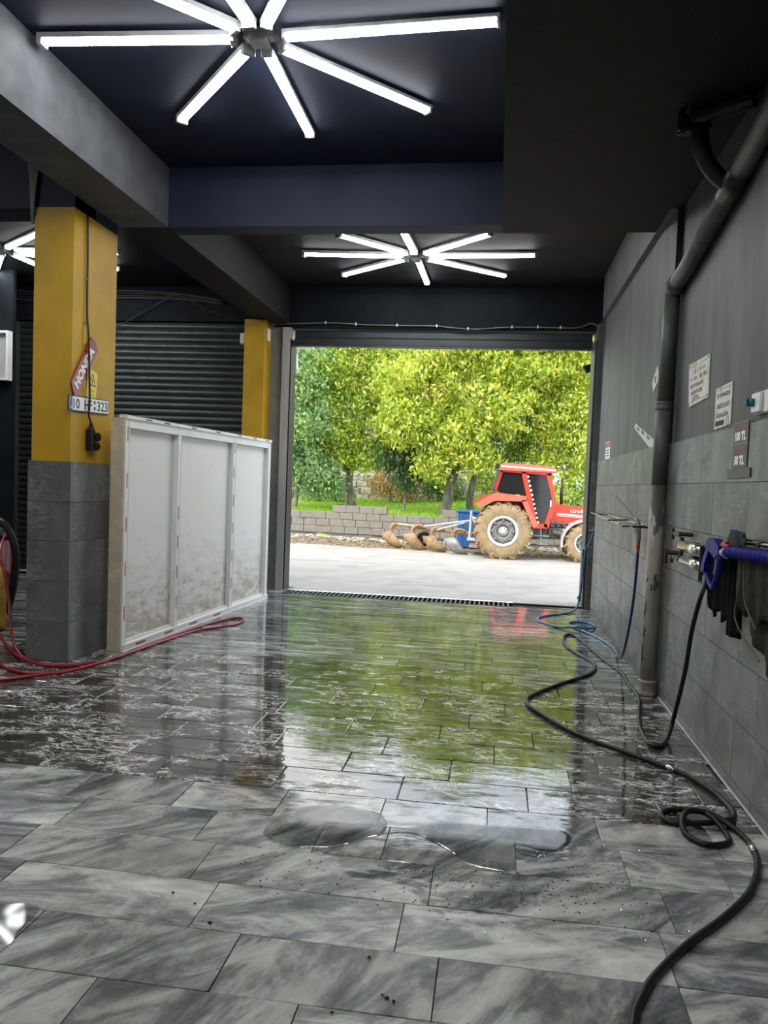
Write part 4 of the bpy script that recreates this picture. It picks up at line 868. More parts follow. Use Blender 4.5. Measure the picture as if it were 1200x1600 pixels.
# ------------------------------------------------------------------ house behind
ht = thing('stone_house', 'pale stone house half hidden behind the trees', 'house', (-3, 34, .6))
one('wall', lambda b: (box(b, -9, -4.75, 33.4, 33.8, .6, 5.2), box(b, -4.75, -4.1, 33.4, 33.8, .6, 2.75), box(b, -4.75, -4.1, 33.4, 33.8, 3.65, 5.2), box(b, -4.1, 2.0, 33.4, 33.8, .6, 5.2), box(b, -9, 2.0, 33.8, 36.4, .6, 5.2)), plain('house_wall', (.50, .47, .42), .9, var=.2, scale=2, bmp=.5, dirt=(.26, .22, .18), dirt_lo=.45, dirt_hi=.7), ht)
wn_ = one('window', lambda b: (box(b, -4.8, -4.72, 33.36, 33.5, 2.72, 3.7), box(b, -4.13, -4.05, 33.36, 33.5, 2.72, 3.7), box(b, -4.72, -4.13, 33.36, 33.5, 3.62, 3.7), box(b, -4.85, -4.0, 33.3, 33.5, 2.66, 2.74), box(b, -4.45, -4.40, 33.40, 33.46, 2.74, 3.62)), M['iron'], ht)
one('pane', lambda b: box(b, -4.72, -4.13, 33.47, 33.49, 2.74, 3.62), M['ink'], wn_)
one('roof', lambda b: prism(b, [(-.4, 5.2), (1.5, 6.2), (3.3, 5.2)], (-9.3, 33.4, 0), (0, 1, 0), (0, 0, 1), (1, 0, 0), 11.6), plain('roof_tiles', (.34, .14, .09), .8, var=.3), ht)
rt = thing('ruined_stone_wall', 'rough dry stone wall between grass bank and house', 'wall', (-3, 31, .6))
for r in range(4):
    x = -9.5+random.random()*.3
    while x < 1.5:
        L_ = random.uniform(.35, .75); z0 = bank(x, 31)+r*.27-.05
        if not (r == 3 and random.random() < .35):
            bm = B(); box(bm, x+.01, x+L_-.015, 30.85+random.uniform(-.04, .04), 31.25, z0, z0+.255, .03); bm_obj('stone', bm, stonem, rt)
        x += L_

# ------------------------------------------------------------------ trees
def tree(name, label, base, trunk, limbs, blobs, n, mat, L=(.13, .20), W=(.055, .085), droop=.8, tint=(.5, .25), cat='tree', group=None, r0=.15):
    t = thing(name, label, cat, base, group)
    one('trunk', lambda b: tube(b, trunk, [r0, r0*.8, r0*.6], 10, 5), bark, t, True)
    def lb(b):
        for l in limbs: tube(b, l, [r0*.42, r0*.25, r0*.1], 6, 4)
        top = Vector(trunk[-1])
        for bl in blobs:
            c = Vector(bl[:3]); m = top.lerp(c, .5)+Vector((random.uniform(-.2, .2), 0, -.15)); tube(b, [top-Vector((0, 0, .25)), m, c], [r0*.38, r0*.22, r0*.08], 6, 3)
            for _ in range(5):
                e = c+Vector((random.uniform(-1, 1)*bl[3]*.9, random.uniform(-1, 1)*bl[4]*.9, random.uniform(-.6, 1)*bl[5]*.8)); tube(b, [m.lerp(c, .6), m.lerp(e, .7)+Vector((0, 0, .1)), e], [r0*.14, r0*.09, r0*.04], 5, 2)
    o = one('branches', lb, bark, t, True)
    vol = np.array([bl[3]*bl[4]*bl[5] for bl in blobs])**.67; vol = vol/vol.sum(); P = []; T = []
    for bl, f in zip(blobs, vol):
        k = int(n*f); nc = max(6, k//14)
        d = rng.normal(size=(nc, 3)); d /= np.linalg.norm(d, axis=1)[:, None]; rad = rng.random(nc)[:, None]**.42
        C_ = np.array(bl[:3])+d*rad*np.array(bl[3:6]); tc_ = rng.normal(tint[0], tint[1]*.7, nc)
        i = rng.integers(0, nc, k); P.append(C_[i]+rng.normal(0, .13, (k, 3))); T.append(tc_[i]+rng.normal(0, tint[1]*.5, k))
    P = np.concatenate(P); T = np.clip(np.concatenate(T), 0, 1); k = len(P)
    D = rng.normal(size=(k, 3)); D /= np.linalg.norm(D, axis=1)[:, None]; D[:, 2] -= droop; D /= np.linalg.norm(D, axis=1)[:, None]
    o = leaves_mesh('foliage', P, D, rng.uniform(*L, k), rng.uniform(*W, k), T, mat, t); o['kind'] = 'stuff'
    return t
def gb(x, y): return bank(x, y)-.1
tree('walnut_tree', 'tall yellow green walnut tree on pale trunk left of tractor', (-1.55, 24.6, gb(-1.55, 24.6)),
     [(-1.60, 24.6, gb(-1.5, 24.6)), (-1.42, 24.6, 1.4), (-1.20, 24.6, 2.3)], [[(-1.3, 24.6, 2.2), (-2.1, 24.4, 2.7), (-3.4, 24.1, 3.1)], [(-1.25, 24.6, 2.2), (-.2, 24.5, 2.9), (1.0, 24.3, 3.9)]],
     [(-1.6, 24.3, 3.2, 1.1, 1.1, 1.0), (-.2, 24.2, 3.9, 1.3, 1.2, 1.1), (-2.4, 24.3, 4.6, 1.5, 1.2, 1.2), (.6, 24.6, 5.3, 1.6, 1.3, 1.2), (-1.2, 24.5, 5.8, 1.7, 1.3, 1.2), (-1.0, 23.9, 2.75, .8, .7, .7), (-1.9, 23.9, 2.2, .7, .6, .6), (-2.7, 24.1, 3.4, 1.1, 1, .9), (-.6, 23.9, 2.3, .6, .6, .5), (-1.0, 24.6, 7.0, 1.7, 1.2, .9), (.9, 24.6, 6.5, 1.3, 1.2, .9)], 26000, LM['walnut'], (.14, .22), (.06, .095), tint=(.64, .26), r0=.19)
tree('walnut_tree', 'slender pale trunk just right of tall walnut tree', (-.75, 25.6, gb(-.75, 25.6)),
     [(-.80, 25.6, gb(-.75, 25.6)), (-.82, 25.6, 1.3), (-.6, 25.7, 2.2)], [], [(.6, 25.9, 4.4, 1.4, 1.1, 1.2), (1.4, 26.0, 3.0, 1.0, .9, .9), (.2, 26, 2.7, .9, .8, .6)], 5500, LM['green'], (.14, .22), (.06, .09), tint=(.8, .25), r0=.15)
tree('apple_tree', 'gnarled short tree with dark forked trunk left of walnut', (-4.75, 25.8, gb(-4.7, 25.8)),
     [(-4.66, 25.8, gb(-4.7, 25.8)), (-4.85, 25.8, 1.3), (-4.80, 25.8, 2.1)], [[(-4.8, 25.8, 1.7), (-5.4, 25.6, 2.3), (-6.0, 25.4, 2.6)], [(-4.8, 25.8, 2.0), (-4.0, 25.6, 2.8), (-3.4, 25.2, 3.2)]],
     [(-5.0, 25.6, 3.3, 1.3, 1.0, .9), (-3.9, 25.7, 4.2, 1.4, 1.1, 1.1), (-5.6, 25.7, 4.8, 1.3, 1.1, 1.1), (-4.2, 25.9, 5.8, 1.5, 1.2, 1.2), (-5.2, 25.4, 2.35, .9, .7, .45), (-3.4, 25.4, 2.7, .9, .6, .6), (-5.9, 25.4, 2.9, .9, .7, .7), (-4.2, 25.3, 2.3, .7, .5, .5), (-4.8, 25.9, 7.0, 1.5, 1.1, .9)], 21000, LM['walnut'], (.11, .19), (.05, .08), tint=(.48, .28), r0=.17)
tree('drooping_sapling', 'dark green drooping sapling in front of stone wall', (-2.9, 24.9, gb(-2.9, 24.9)),
     [(-2.9, 25.0, gb(-2.9, 25)), (-2.88, 25, 1.2), (-2.9, 24.9, 2.0)], [], [(-2.75, 24.7, 1.75, .60, .4, .55), (-2.3, 24.8, 2.2, .7, .5, .5), (-3.1, 24.9, 2.3, .7, .5, .5)], 2600, LM['dark'], (.15, .24), (.04, .06), droop=1.6, cat='sapling', r0=.05)
tree('leafy_shrub', 'bluish green bush at left edge of doorway view', (-6.4, 24.9, gb(-6.4, 24.9)),
     [(-6.5, 25.0, gb(-6.4, 25)), (-6.4, 25, 1.2), (-6.3, 25, 2.0)], [[(-6.4, 25, 1.1), (-6.1, 25, 1.8), (-5.9, 24.8, 2.4)]], [(-6.2, 24.8, 3.2, 1.0, .9, .8), (-6.7, 25.0, 2.3, .8, .7, .8), (-5.8, 24.8, 1.9, .75, .6, .6), (-6.5, 25, 4.2, 1.1, 1, .8), (-5.8, 24.9, 1.35, .5, .5, .4), (-5.3, 24.8, 1.5, .5, .5, .5), (-6.3, 25.2, 5.3, 1.1, 1, .9)], 11500, LM['blueish'], (.12, .20), (.05, .085), tint=(.5, .28), cat='bush', r0=.09)
tree('far_tree', 'bare branched reddish tree at top left of doorway', (-7.8, 29.5, gb(-7.8, 29.5)),
     [(-7.8, 29.5, gb(-7.8, 29.5)), (-7.6, 29.5, 2.5), (-7.4, 29.5, 4.2)], [[(-7.4, 29.5, 3.8), (-7.0-.1*i, 29.3, 5.2+.1*i), (-8.2+.33*i, 29.2, 7.0+.1*(i % 3))] for i in range(10)], [(-7.2, 29.6, 5.6, 1.2, .8, 1.0), (-7.6, 29.4, 3.9, 1.2, .8, .9)], 1800, LM['autumn'], tint=(.5, .3), r0=.16)
tree('far_tree', 'yellow green tree directly behind the tractor cab', (2.3, 25.0, gb(2.3, 25.0)),
     [(2.4, 25.0, gb(2.3, 25)), (2.3, 25, 1.8), (2.2, 25, 2.6)], [[(2.3, 25, 1.6), (1.9, 24.9, 2.3), (1.4, 24.8, 2.9)]], [(1.9, 24.8, 3.6, 1.1, .9, .9), (2.9, 24.9, 4.4, 1.3, 1.0, 1.1), (1.6, 25.0, 5.2, 1.3, 1, 1.1), (2.8, 25, 5.9, 1.4, 1.1, 1.0), (2.9, 24.7, 2.6, .9, .8, .8), (1.4, 24.9, 2.3, .65, .6, .5), (2.2, 24.4, 1.6, .6, .5, .45), (2.4, 25, 6.9, 1.4, 1.1, .8)], 15500, LM['walnut'], (.12, .20), (.05, .085), tint=(.66, .25), r0=.15)
for i, (x, y, h, k, lb) in enumerate(((-9.2, 39.5, 11.6, 'green', 'dense tree in back row, farthest left'), (-5.6, 39.8, 12.4, 'green', 'dense tree in back row behind the apple tree'), (-2.0, 39.5, 12.6, 'walnut', 'dense tree in back row behind the walnut'), (1.6, 39.5, 11.9, 'green', 'dense tree in back row behind tractor cab'), (5.2, 39.2, 10.8, 'walnut', 'dense tree in back row, farthest right'))):
    tree('background_tree', lb, (x, y, 1), [(x, y, 1), (x+.1, y, 2.6), (x, y, 4)], [], [(x, y, h-2.0, 2.2, 1.6, 2.0), (x-1.2, y, h-4.4, 2.1, 1.5, 2.2), (x+1.3, y, h-4.8, 2.1, 1.5, 2.2), (x+.4, y-.4, h-7.0, 2.2, 1.3, 2.0), (x-.8, y-.4, 3.0, 1.9, 1, 1.4)], 11000, LM[k], (.22, .34), (.11, .17), tint=(.45, .3), group='trees in the back row', r0=.2)
tree('roadside_bush', 'green bush between tractor bonnet and house', (3.4, 24.0, -.2), [(3.4, 24.2, .3), (3.4, 24.2, .8), (3.4, 24.2, 1.3)], [], [(3.2, 24.1, 1.5, .8, .6, .8), (2.4, 24.2, 1.0, .6, .5, .5), (4.2, 24.2, 2.4, .8, .6, 1.3)], 4200, LM['blueish'], tint=(.75, .25), cat='bush', r0=.06)

# ------------------------------------------------------------------ tractor (nose to +X, seen from its right side)
TR = Vector((.20, 19.19, -.25)); TS = .965
tm_red = plain('tractor_red', (.72, .050, .018), .3, var=.08, scale=2); tm_redl = plain('tractor_red_faded', (.70, .13, .08), .4, var=.1)
tire = plain('muddy_tyre', (.30, .215, .115), .9, var=.25, scale=8, bmp=.5, dirt=(.13, .105, .08), dirt_lo=.5, dirt_hi=.75); rim_w = plain('wheel_rim_white', (.66, .65, .60), .4); rim_g = plain('wheel_disc_grey', (.17, .165, .155), .5, var=.3)
glass, gnt, gb_ = newmat('cab_glass'); gb_.inputs['Base Color'].default_value = (.02, .022, .022, 1); gb_.inputs['Roughness'].default_value = .08; gb_.inputs['Alpha'].default_value = .72
cabin = plain('cab_interior', (.05, .045, .045), .7)
t = thing('tractor', 'red tractor with glazed cab parked across the street', 'tractor', TR)
def T(x, y, z): return TR+Vector((x, y, z))*TS     # y: 0 near side face, + away from viewer
def tprism(b, poly, y0, y1): prism(b, poly, T(0, y0, 0), Vector((TS, 0, 0)), Vector((0, 0, TS)), Vector((0, 1, 0)), (y1-y0)*TS)
def tbox(b, x0, x1, y0, y1, z0, z1, bev=0):
    a, c = T(x0, y0, z0), T(x1, y1, z1); box(b, a.x, c.x, a.y, c.y, a.z, c.z, bev)
def wheel(x, y, r, wd, rimr, lugs, side=-1):
    """side -1: outer face to the viewer"""
    prof = [(rimr, 0), (rimr+.03, -.01), (r*.80, -.03), (r*.93, .0), (r, .05), (r, wd-.05), (r*.93, wd), (r*.80, wd+.03), (rimr+.03, wd+.01), (rimr, wd)]
    o_ = T(x, y, r)
    ty = one('tyre', lambda b: lathe(b, [(p*TS, h*TS) for p, h in prof], o_, (0, 1, 0), 40, True), tire, t, True)
    def lg(b):
        for i in range(lugs):
            for sgn in (0, 1):
                a = 2*math.pi*(i+.5*sgn)/lugs; d = Vector((math.cos(a), 0, math.sin(a))); tn = Vector((-math.sin(a), 0, math.cos(a)))
                y_a = (0.0 if not sgn else wd*.5); ax = (Vector((0, 1, 0))+tn*(.75 if not sgn else -.75)).normalized()
                c = o_+d*((r+.008)*TS)+Vector((0, (y_a+wd*.25)*TS, 0)); obox(b, c, ax, ax.cross(d), d, wd*.62*TS, .055*TS, .05*TS, .006)
                if not sgn or True:
                    c2 = o_+d*(r*.925*TS)+Vector((0, (-.006 if not sgn else wd+.006)*TS, 0))+tn*((-.13 if not sgn else .13)*TS*r); obox(b, c2, d, tn, (0, 1, 0), r*.16*TS, .05*TS, .035*TS, .006)
    l = one('tread_lugs', lg, tire, ty); l['kind'] = 'stuff'
    f = -.0 if side < 0 else wd; s = side
    one('rim', lambda b: lathe(b, [((rimr+.004)*TS, 0), ((rimr+.012)*TS, s*.02*TS), ((rimr-.03)*TS, s*.015*TS), (rimr*.83*TS, -s*.06*TS), (rimr*.80*TS, -s*.09*TS), ((rimr)*TS, -s*.09*TS)], T(x, y+f, r), (0, 1, 0), 32, True), rim_w, t, True)
    def disc(b):
        lathe(b, [(rimr*.79*TS, -s*.10*TS), (rimr*.74*TS, -s*.05*TS), (rimr*.45*TS, -s*.03*TS), (rimr*.42*TS, -s*.07*TS), (rimr*.2*TS, -s*.07*TS)], T(x, y+f, r), (0, 1, 0), 32)
        for i in range(8):
            a = i*math.pi/4; lathe(b, [(rimr*.11*TS, 0), (rimr*.10*TS, .02)], T(x, y+f, r)+Vector((math.cos(a), 0, math.sin(a)))*rimr*.72*TS+Vector((0, s*-.03, 0)), (0, s, 0), 8)
    dk = one('wheel_disc', disc, rim_g, t, True)
    def hub(b):
        lathe(b, [(rimr*.30*TS, 0), (rimr*.30*TS, .02), (rimr*.14*TS, .03), (rimr*.13*TS, .08), (rimr*.07*TS, .09)], T(x, y+f, r)+Vector((0, -s*.055, 0)), (0, s, 0), 20)
    one('hub', hub, rim_w, dk, True)
    def nuts(b):
        for i in range(8):
            a = i*math.pi/4+.3; lathe(b, [(.014, 0), (.012, .022)], T(x, y+f, r)+Vector((math.cos(a), 0, math.sin(a)))*rimr*.235*TS+Vector((0, -s*.034, 0)), (0, s, 0), 6)
    nn = one('wheel_nuts', nuts, M['iron'], dk); nn['kind'] = 'stuff'
wheel(0, 0, .70, .36, .375, 17); wheel(0, 1.50, .70, .36, .375, 17, 1)
wheel(2.03, .18, .475, .27, .25, 13); wheel(2.03, 1.42, .475, .27, .25, 13, 1)
# body
one('rear_axle', lambda b: tube(b, [T(0, .3, .70), T(0, 1.6, .70)], .13*TS, 12), M['iron'], t)
one('front_axle', lambda b: (tube(b, [T(2.03, .35, .475), T(2.03, 1.5, .475)], .06*TS, 10), tbox(b, 1.93, 2.13, .8, 1.1, .45, .75)), M['iron'], t)
def eng(b):
    tbox(b, -.25, 1.0, .62, 1.25, .50, 1.0, .03); tbox(b, 1.0, 2.5, .70, 1.18, .52, 1.02, .03); tbox(b, 1.15, 1.75, .60, .72, .62, .82, .02)
    tube(b, [T(1.25, .56, .72), T(1.65, .56, .62)], .06*TS, 10); tube(b, [T(1.2, .6, .95), T(1.75, .62, .93)], .035*TS, 8)
    for i in range(4): tbox(b, 1.2+i*.15, 1.29+i*.15, .6, .72, .84, .97, .01)
one('engine_block', eng, plain('engine_grey', (.16, .155, .15), .5, .2, var=.5, scale=12, dirt=(.03, .03, .03)), t)
one('battery_box', lambda b: tbox(b, 1.50, 1.62, .40, .6, .60, .80, .015), M['white'], t)
one('step', lambda b: (tbox(b, .78, 1.15, .22, .48, .605, .64), tbox(b, .93, .97, .25, .30, .38, .80), tbox(b, .85, 1.12, .22, .40, .40, .43)), M['cablegrey'], t)
# bonnet
one('bonnet', lambda b: tprism(b, [(1.14, .98), (1.26, 1.43), (2.9, 1.33), (3.0, 1.22), (3.0, .88), (2.3, .92), (1.7, .95)], .62, 1.28), tm_red, t)
one('bonnet_stripe', lambda b: tprism(b, [(1.34, 1.13), (1.36, 1.20), (2.9, 1.12), (2.9, 1.06)], .612, .619), M['signwhite'], t)
one('bonnet_stripe', lambda b: tprism(b, [(1.38, 1.150), (1.38, 1.162), (2.9, 1.10), (2.9, 1.088)], .606, .611), M['ink'], t)
def faded(b):
    x = 1.68
    for i in range(13):
        w_ = random.uniform(.035, .055); tbox(b, x, x+.014, .608, .617, 1.225, 1.305); tbox(b, x, x+w_, .608, .617, random.choice((1.225, 1.26, 1.29)), random.choice((1.245, 1.275, 1.305))); x += w_+.012
one('worn_lettering', faded, M['signwhite'], t)
one('grille', lambda b: tbox(b, 3.0, 3.05, .66, 1.24, .88, 1.22, .01), M['iron'], t)
for y_ in (.72, 1.10): one('headlight', lambda b: lathe(b, [(.06, 0), (.055, .03)], T(3.05, y_+.04, 1.12), (1, 0, 0), 14), M['white'], t)
one('exhaust_pipe', lambda b: (tube(b, [T(1.45, .72, 1.35), T(1.45, .72, 2.10)], .032*TS, 10), tube(b, [T(1.45, .72, 1.45), T(1.45, .72, 1.85)], .045*TS, 10)), M['iron'], t, True)
# fenders
def rf(b, y0, y1):
    top = [(-.68, 1.40), (-.36, 1.60), (-.20, 1.66), (.55, 1.60)]; bot = [(.53, 1.47), (-.20, 1.46), (-.36, 1.42), (-.60, 1.25)]
    tprism(b, top+bot, y0, y1)
    tprism(b, [(.42, 1.5), (.56, 1.5), (.86, .86), (.74, .82)], y0, y1)
one('rear_fender', lambda b: rf(b, -.02, .36), tm_redl, t); one('rear_fender', lambda b: rf(b, 1.50, 1.88), tm_redl, t)
one('tail_lamp_box', lambda b: tprism(b, [(-.72, 1.37), (-.74, 1.44), (-.36, 1.66), (-.30, 1.60)], .02, .30), tm_red, t)
one('inner_fender', lambda b: tprism(b, [(-.5, 1.3), (-.2, 1.47), (.5, 1.47), (.82, .84), (.6, .8), (.3, .8), (-.3, .8)], .37, .41), plain('dark_red', (.22, .02, .012), .5), t)
def ffend(b):
    o_ = Vector((2.03, .475)); A = []
    for i in range(13):
        a = R_(192-13*i); A.append((o_.x+math.cos(a)*.60, o_.y+math.sin(a)*.60))
    C = [(o_.x+(p[0]-o_.x)*.90, o_.y+(p[1]-o_.y)*.90) for p in A][::-1]; tprism(b, A+C, .14, .50)
one('front_fender', ffend, plain('fender_grey', (.40, .36, .36), .4), t, False)
# cab
def post(b, p, q, y, w_=.05): tube(b, [T(p[0], y, p[1]), T(q[0], y, q[1])], w_*TS*.7, 6)
def cabframe(b):
    for y0, y1 in ((.16, .21), (1.66, 1.71)):
        tprism(b, [(-.12, 2.24), (-.12, 2.19), (1.12, 2.14), (1.14, 2.22)], y0, y1)
        tprism(b, [(-.14, 2.22), (-.06, 2.22), (-.20, 1.72), (-.05, 1.575), (-.12, 1.52), (-.30, 1.72)], y0, y1)
        tprism(b, [(-.10, 1.585), (.53, 1.555), (.54, 1.46), (-.2, 1.50)], y0, y1)
        tprism(b, [(.39, 2.20), (.51, 2.20), (.85, .88), (.74, .84)], y0, y1)
        tprism(b, [(1.01, 2.16), (1.12, 2.20), (1.29, 1.49), (1.12, .82), (1.00, .86), (1.18, 1.53)], y0, y1)
        tprism(b, [(.76, .92), (1.07, .93), (1.11, .82), (.74, .80)], y0, y1)
    for x, z in ((-.12, 2.20), (-.22, 1.70), (1.10, 2.16), (1.25, 1.48)): tbox(b, x-.03, x+.03, .21, 1.66, z-.03, z+.03)
one('cab_frame', cabframe, tm_red, t)
gl = lambda poly, y: one('window_pane', lambda b: tprism(b, poly, y, y+.008), glass, t)
for y in (.185, 1.68): gl([(-.07, 2.19), (.41, 2.18), (.53, 1.57), (-.05, 1.585), (-.20, 1.73)], y)
dn = gl([(.50, 2.17), (1.03, 2.15), (1.19, 1.53), (1.03, .92), (.83, .92)], .185); gl([(.50, 2.17), (1.03, 2.15), (1.19, 1.53), (1.03, .92), (.83, .92)], 1.68)
one('rear_window', lambda b: prism(b, [(0, 0), (1.45*TS, 0), (1.45*TS, .5*TS), (0, .5*TS)], T(-.22, .21, 1.72), (0, 1, 0), (.19, 0, .98), (1, 0, 0), .008), glass, t)
one('windscreen', lambda b: prism(b, [(0, 0), (1.45*TS, 0), (1.45*TS, .72*TS), (0, .72*TS)], T(1.25, .21, 1.50), (0, 1, 0), (-.22, 0, .975), (1, 0, 0), .008), glass, t)
one('roof', lambda b: (tprism(b, [(-.16, 2.23), (-.14, 2.37), (-.02, 2.42), (1.10, 2.36), (1.24, 2.30), (1.24, 2.21)], .08, 1.80)), tm_redl, t)
one('roof_trim', lambda b: tprism(b, [(-.12, 2.31), (-.12, 2.35), (1.22, 2.285), (1.22, 2.245)], .066, .079), M['signwhite'], t)
one('rear_lamp', lambda b: tbox(b, -.26, -.17, .14, .26, 2.28, 2.40, .01), M['ink'], t)
one('rear_bracket', lambda b: (tbox(b, -.30, -.20, .15, .25, 1.60, 1.74), tprism(b, [(-.17, 2.3), (-.10, 2.3), (-.26, 1.75), (-.34, 1.72)], .12, .15)), plain('cab_rear_dark', (.06, .06, .05), .6), t)
for i in range(11):
    f = i/10; x = .555+(.86-.555)*f; z = 2.09+(.96-2.09)*f; r_ = .042 if i < 5 else .034
    one('star_sticker', lambda b: prism(b, [((r_ if k % 2 == 0 else r_*.5)*math.cos(R_(90+36*k)), (r_ if k % 2 == 0 else r_*.5)*math.sin(R_(90+36*k))) for k in range(10)], T(x, .183, z), (1, 0, 0), (0, 0, 1), (0, -1, 0), .003), M['signwhite'], t)
one('cab_sticker', lambda b: prism(b, [(.07*math.cos(R_(30*k)), .022*math.sin(R_(30*k))) for k in range(12)], T(.32, .183, 1.61), (1, 0, 0), (0, 0, 1), (0, -1, 0), .003), M['signyellow'], t)
one('door_handle', lambda b: tbox(b, 1.13, 1.16, .12, .16, 1.36, 1.52, .005), M['white'], t)
one('seat', lambda b: (tbox(b, -.02, .50, .70, 1.2, 1.25, 1.42, .03), tprism(b, [(-.08, 1.35), (.04, 1.35), (-.02, 1.95), (-.12, 1.95)], .7, 1.2)), plain('seat_red', (.20, .03, .03), .6), t)
one('steering_wheel', lambda b: (lathe(b, [(.19, 0), (.21, 0), (.21, .02), (.19, .02)], T(.95, .93, 1.70), (-.5, 0, .86), 20, True), tube(b, [T(.97, .93, 1.70), T(1.2, .93, 1.2)], .02, 6)), M['rubber'], t)
one('floor_pan', lambda b: (tbox(b, -.1, 1.15, .45, 1.45, .86, .92), tbox(b, 1.1, 1.16, .4, 1.5, .9, 1.5)), cabin, t)
# ------------------------------------------------------------------ plough
pt = thing('plough', 'rusty four furrow mounted plough behind the tractor', 'plough', (-1.8, 20.6, -.25))
prust = plain('plough_rust', (.30, .19, .09), .7, .1, var=.35, scale=9, dirt=(.14, .08, .04), dirt_lo=.5, dirt_hi=.7); pwhite = plain('plough_white', (.60, .58, .53), .5, var=.15, scale=8, dirt=(.30, .2, .12), dirt_lo=.55)
heads = [(-2.72, 21.15, .36), (-2.10, 20.85, .36), (-1.55, 20.55, .34), (-.98, 20.25, .33)]
one('main_beam', lambda b: (tube(b, [(-2.60, 21.15, .36), (-1.9, 20.95, .31), (-.55, 20.2, .25)], .030, 6), tube(b, [(-2.05, 21.0, .31), (-.5, 20.6, .27)], .028, 6)), prust, pt)
one('strut', lambda b: (tube(b, [(-2.62, 21.15, .40), (-1.95, 20.9, .36), (-.60, 20.15, .62)], .022, 6), tube(b, [(-1.55, 20.55, .30), (-.60, 20.2, .60)], .018, 6)), pwhite, pt)
one('headstock', lambda b: (tube(b, [(-.62, 20.0, .18), (-.60, 20.05, .86)], .03, 6), tube(b, [(-.60, 20.05, .75), (-.28, 20.0, .20)], .03, 6), tube(b, [(-.62, 20.6, .18), (-.60, 20.1, .80)], .03, 6), box(b, -.68, -.20, 19.97, 20.03, .12, .19), tube(b, [(-.60, 20.05, .72), (-.1, 19.95, .55)], .022, 6)), pwhite, pt)
one('cross_bar', lambda b: (box(b, -.62, -.25, 19.85, 20.7, -.06, .0, .01), box(b, -.30, .0, 19.95, 20.05, -.08, .03)), plain('plough_pinkrust', (.36, .22, .18), .7), pt)
for i, (x, y, z) in enumerate(heads):
    hb = B()
    P = [(x+.26, y, z-.01), (x+.12, y, z+.03), (x+.0, y, z+.0), (x-.06, y, z-.10), (x-.03, y, z-.24), (x+.06, y, z-.36)]
    tube(hb, P, [.035, .04, .055, .06, .06, .05], 8, 4)
    h = bm_obj('plough_leg', hb, prust, pt, True)
    bm = B(); OUT = [(-.30, -.20), (-.17, -.19), (-.05, -.14), (.04, -.19), (.11, -.28), (.20, -.39), (.29, -.49), (.35, -.58), (.20, -.60), (.05, -.56), (-.08, -.50), (-.19, -.40), (-.27, -.30)]
    def py(px, pz): return y-.08-.17*math.sin((px+.3)*2.6)-.10*math.cos((pz+.38)*5)+.12*max(px, 0)
    ring = [[], []]; inner = [[], []]
    for k, off in enumerate((0, .022)):
        for px, pz in OUT: ring[k].append(bm.verts.new((x+px, py(px, pz)+off, max(z+pz, -.245))))
        for px, pz in OUT: q, w2 = .02+(px-.02)*.5, -.37+(pz+.37)*.5; inner[k].append(bm.verts.new((x+q, py(q, w2)+off-.03, max(z+w2, -.245))))
    n_ = len(OUT)
    for k in (0, 1):
        for a in range(n_): bm.faces.new((ring[k][a], ring[k][(a+1) % n_], inner[k][(a+1) % n_], inner[k][a]))
        bm.faces.new(inner[k])
    for a in range(n_): bm.faces.new((ring[0][a], ring[0][(a+1) % n_], ring[1][(a+1) % n_], ring[1][a]))
    mb = bm_obj('mouldboard', bm, prust if i < 3 else plain('worn_steel', (.24, .23, .22), .5, .4, var=.2), pt, True)
    if i == 3: mb['label'] = 'bare steel mouldboard'
one('depth_wheel', lambda b: lathe(b, [(.20, 0), (.23, 0), (.23, .10), (.20, .10)], (-1.86, 20.95, .02), (0, 1, 0), 24, True), prust, pt, True)
one('depth_wheel_disc', lambda b: lathe(b, [(.19, .04), (.05, .03), (.05, .06)], (-1.86, 20.95, .02), (0, 1, 0), 20), M['iron'], pt, True)
# blue bin
t = thing('blue_crate', 'blue sheet metal bin between plough and tractor', 'bin', (-.6, 22.0, -.25))
bluem = plain('bin_blue', (.02, .10, .30), .5, var=.2, dirt=(.12, .16, .2), dirt_lo=.65)
one('bin_body', lambda b: (box(b, -1.02, -.15, 21.7, 22.4, -.2, .78, .02), box(b, -1.05, -.12, 21.67, 22.43, .76, .82, .01)), bluem, t)
one('ribs', lambda b: [box(b, x, x+.03, 21.68, 21.70, -.15, .76) for x in (-.9, -.6, -.3)], bluem, t)
for x in (-.95, -.22): one('foot', lambda b: box(b, x-.04, x+.04, 21.8, 22.3, -.25, -.201), M['iron'], t)
# log lying on wall, dark bracket lamp, facade canopy
tag(one('fallen_log', lambda b: tube(b, [(-5.05, 24.6, .66), (-4.7, 24.5, .74), (-4.35, 24.5, .70)], [.07, .05, .03], 7, 3), M['iron'], None, True), 'short dark log behind wall beside forked tree', 'log')
b = B(); box(b, -14, -2.9, YD+.33, 12.1, 3.50, 3.66); struct('canopy', b, M['white'], 'white canopy slab over the pavement at left')
b = B(); box(b, -9, 1.45, YD+.32, YD+.34, 3.75, 7.0); struct('facade', b, M['greyplaster'])
t = thing('outdoor_lamp', 'white cylindrical lamp under canopy outside doorway', 'light', (-3.16, 11.9, 3.15))
one('lamp_body', lambda b: lathe(b, [(.03, .3), (.05, .26), (.06, .08), (.075, .0)], (-3.16, 11.9, 3.12), (0, 0, 1), 14), M['white'], t, True)
one('lamp_stem', lambda b: tube(b, [(-3.16, 11.9, 3.40), (-3.16, 11.9, 3.5)], .02, 8), M['iron'], t)
t = thing('floodlight', 'small dark floodlight outside right edge of doorway', 'light', (1.2, 10.7, 3.1))
one('lamp_head', lambda b: prism(b, [(0, 0), (.14, .05), (.14, -.05), (.05, -.09)], (1.05, 10.65, 3.09), (1, 0, 0), (0, 0, 1), (0, 1, 0), .12), M['ink'], t)
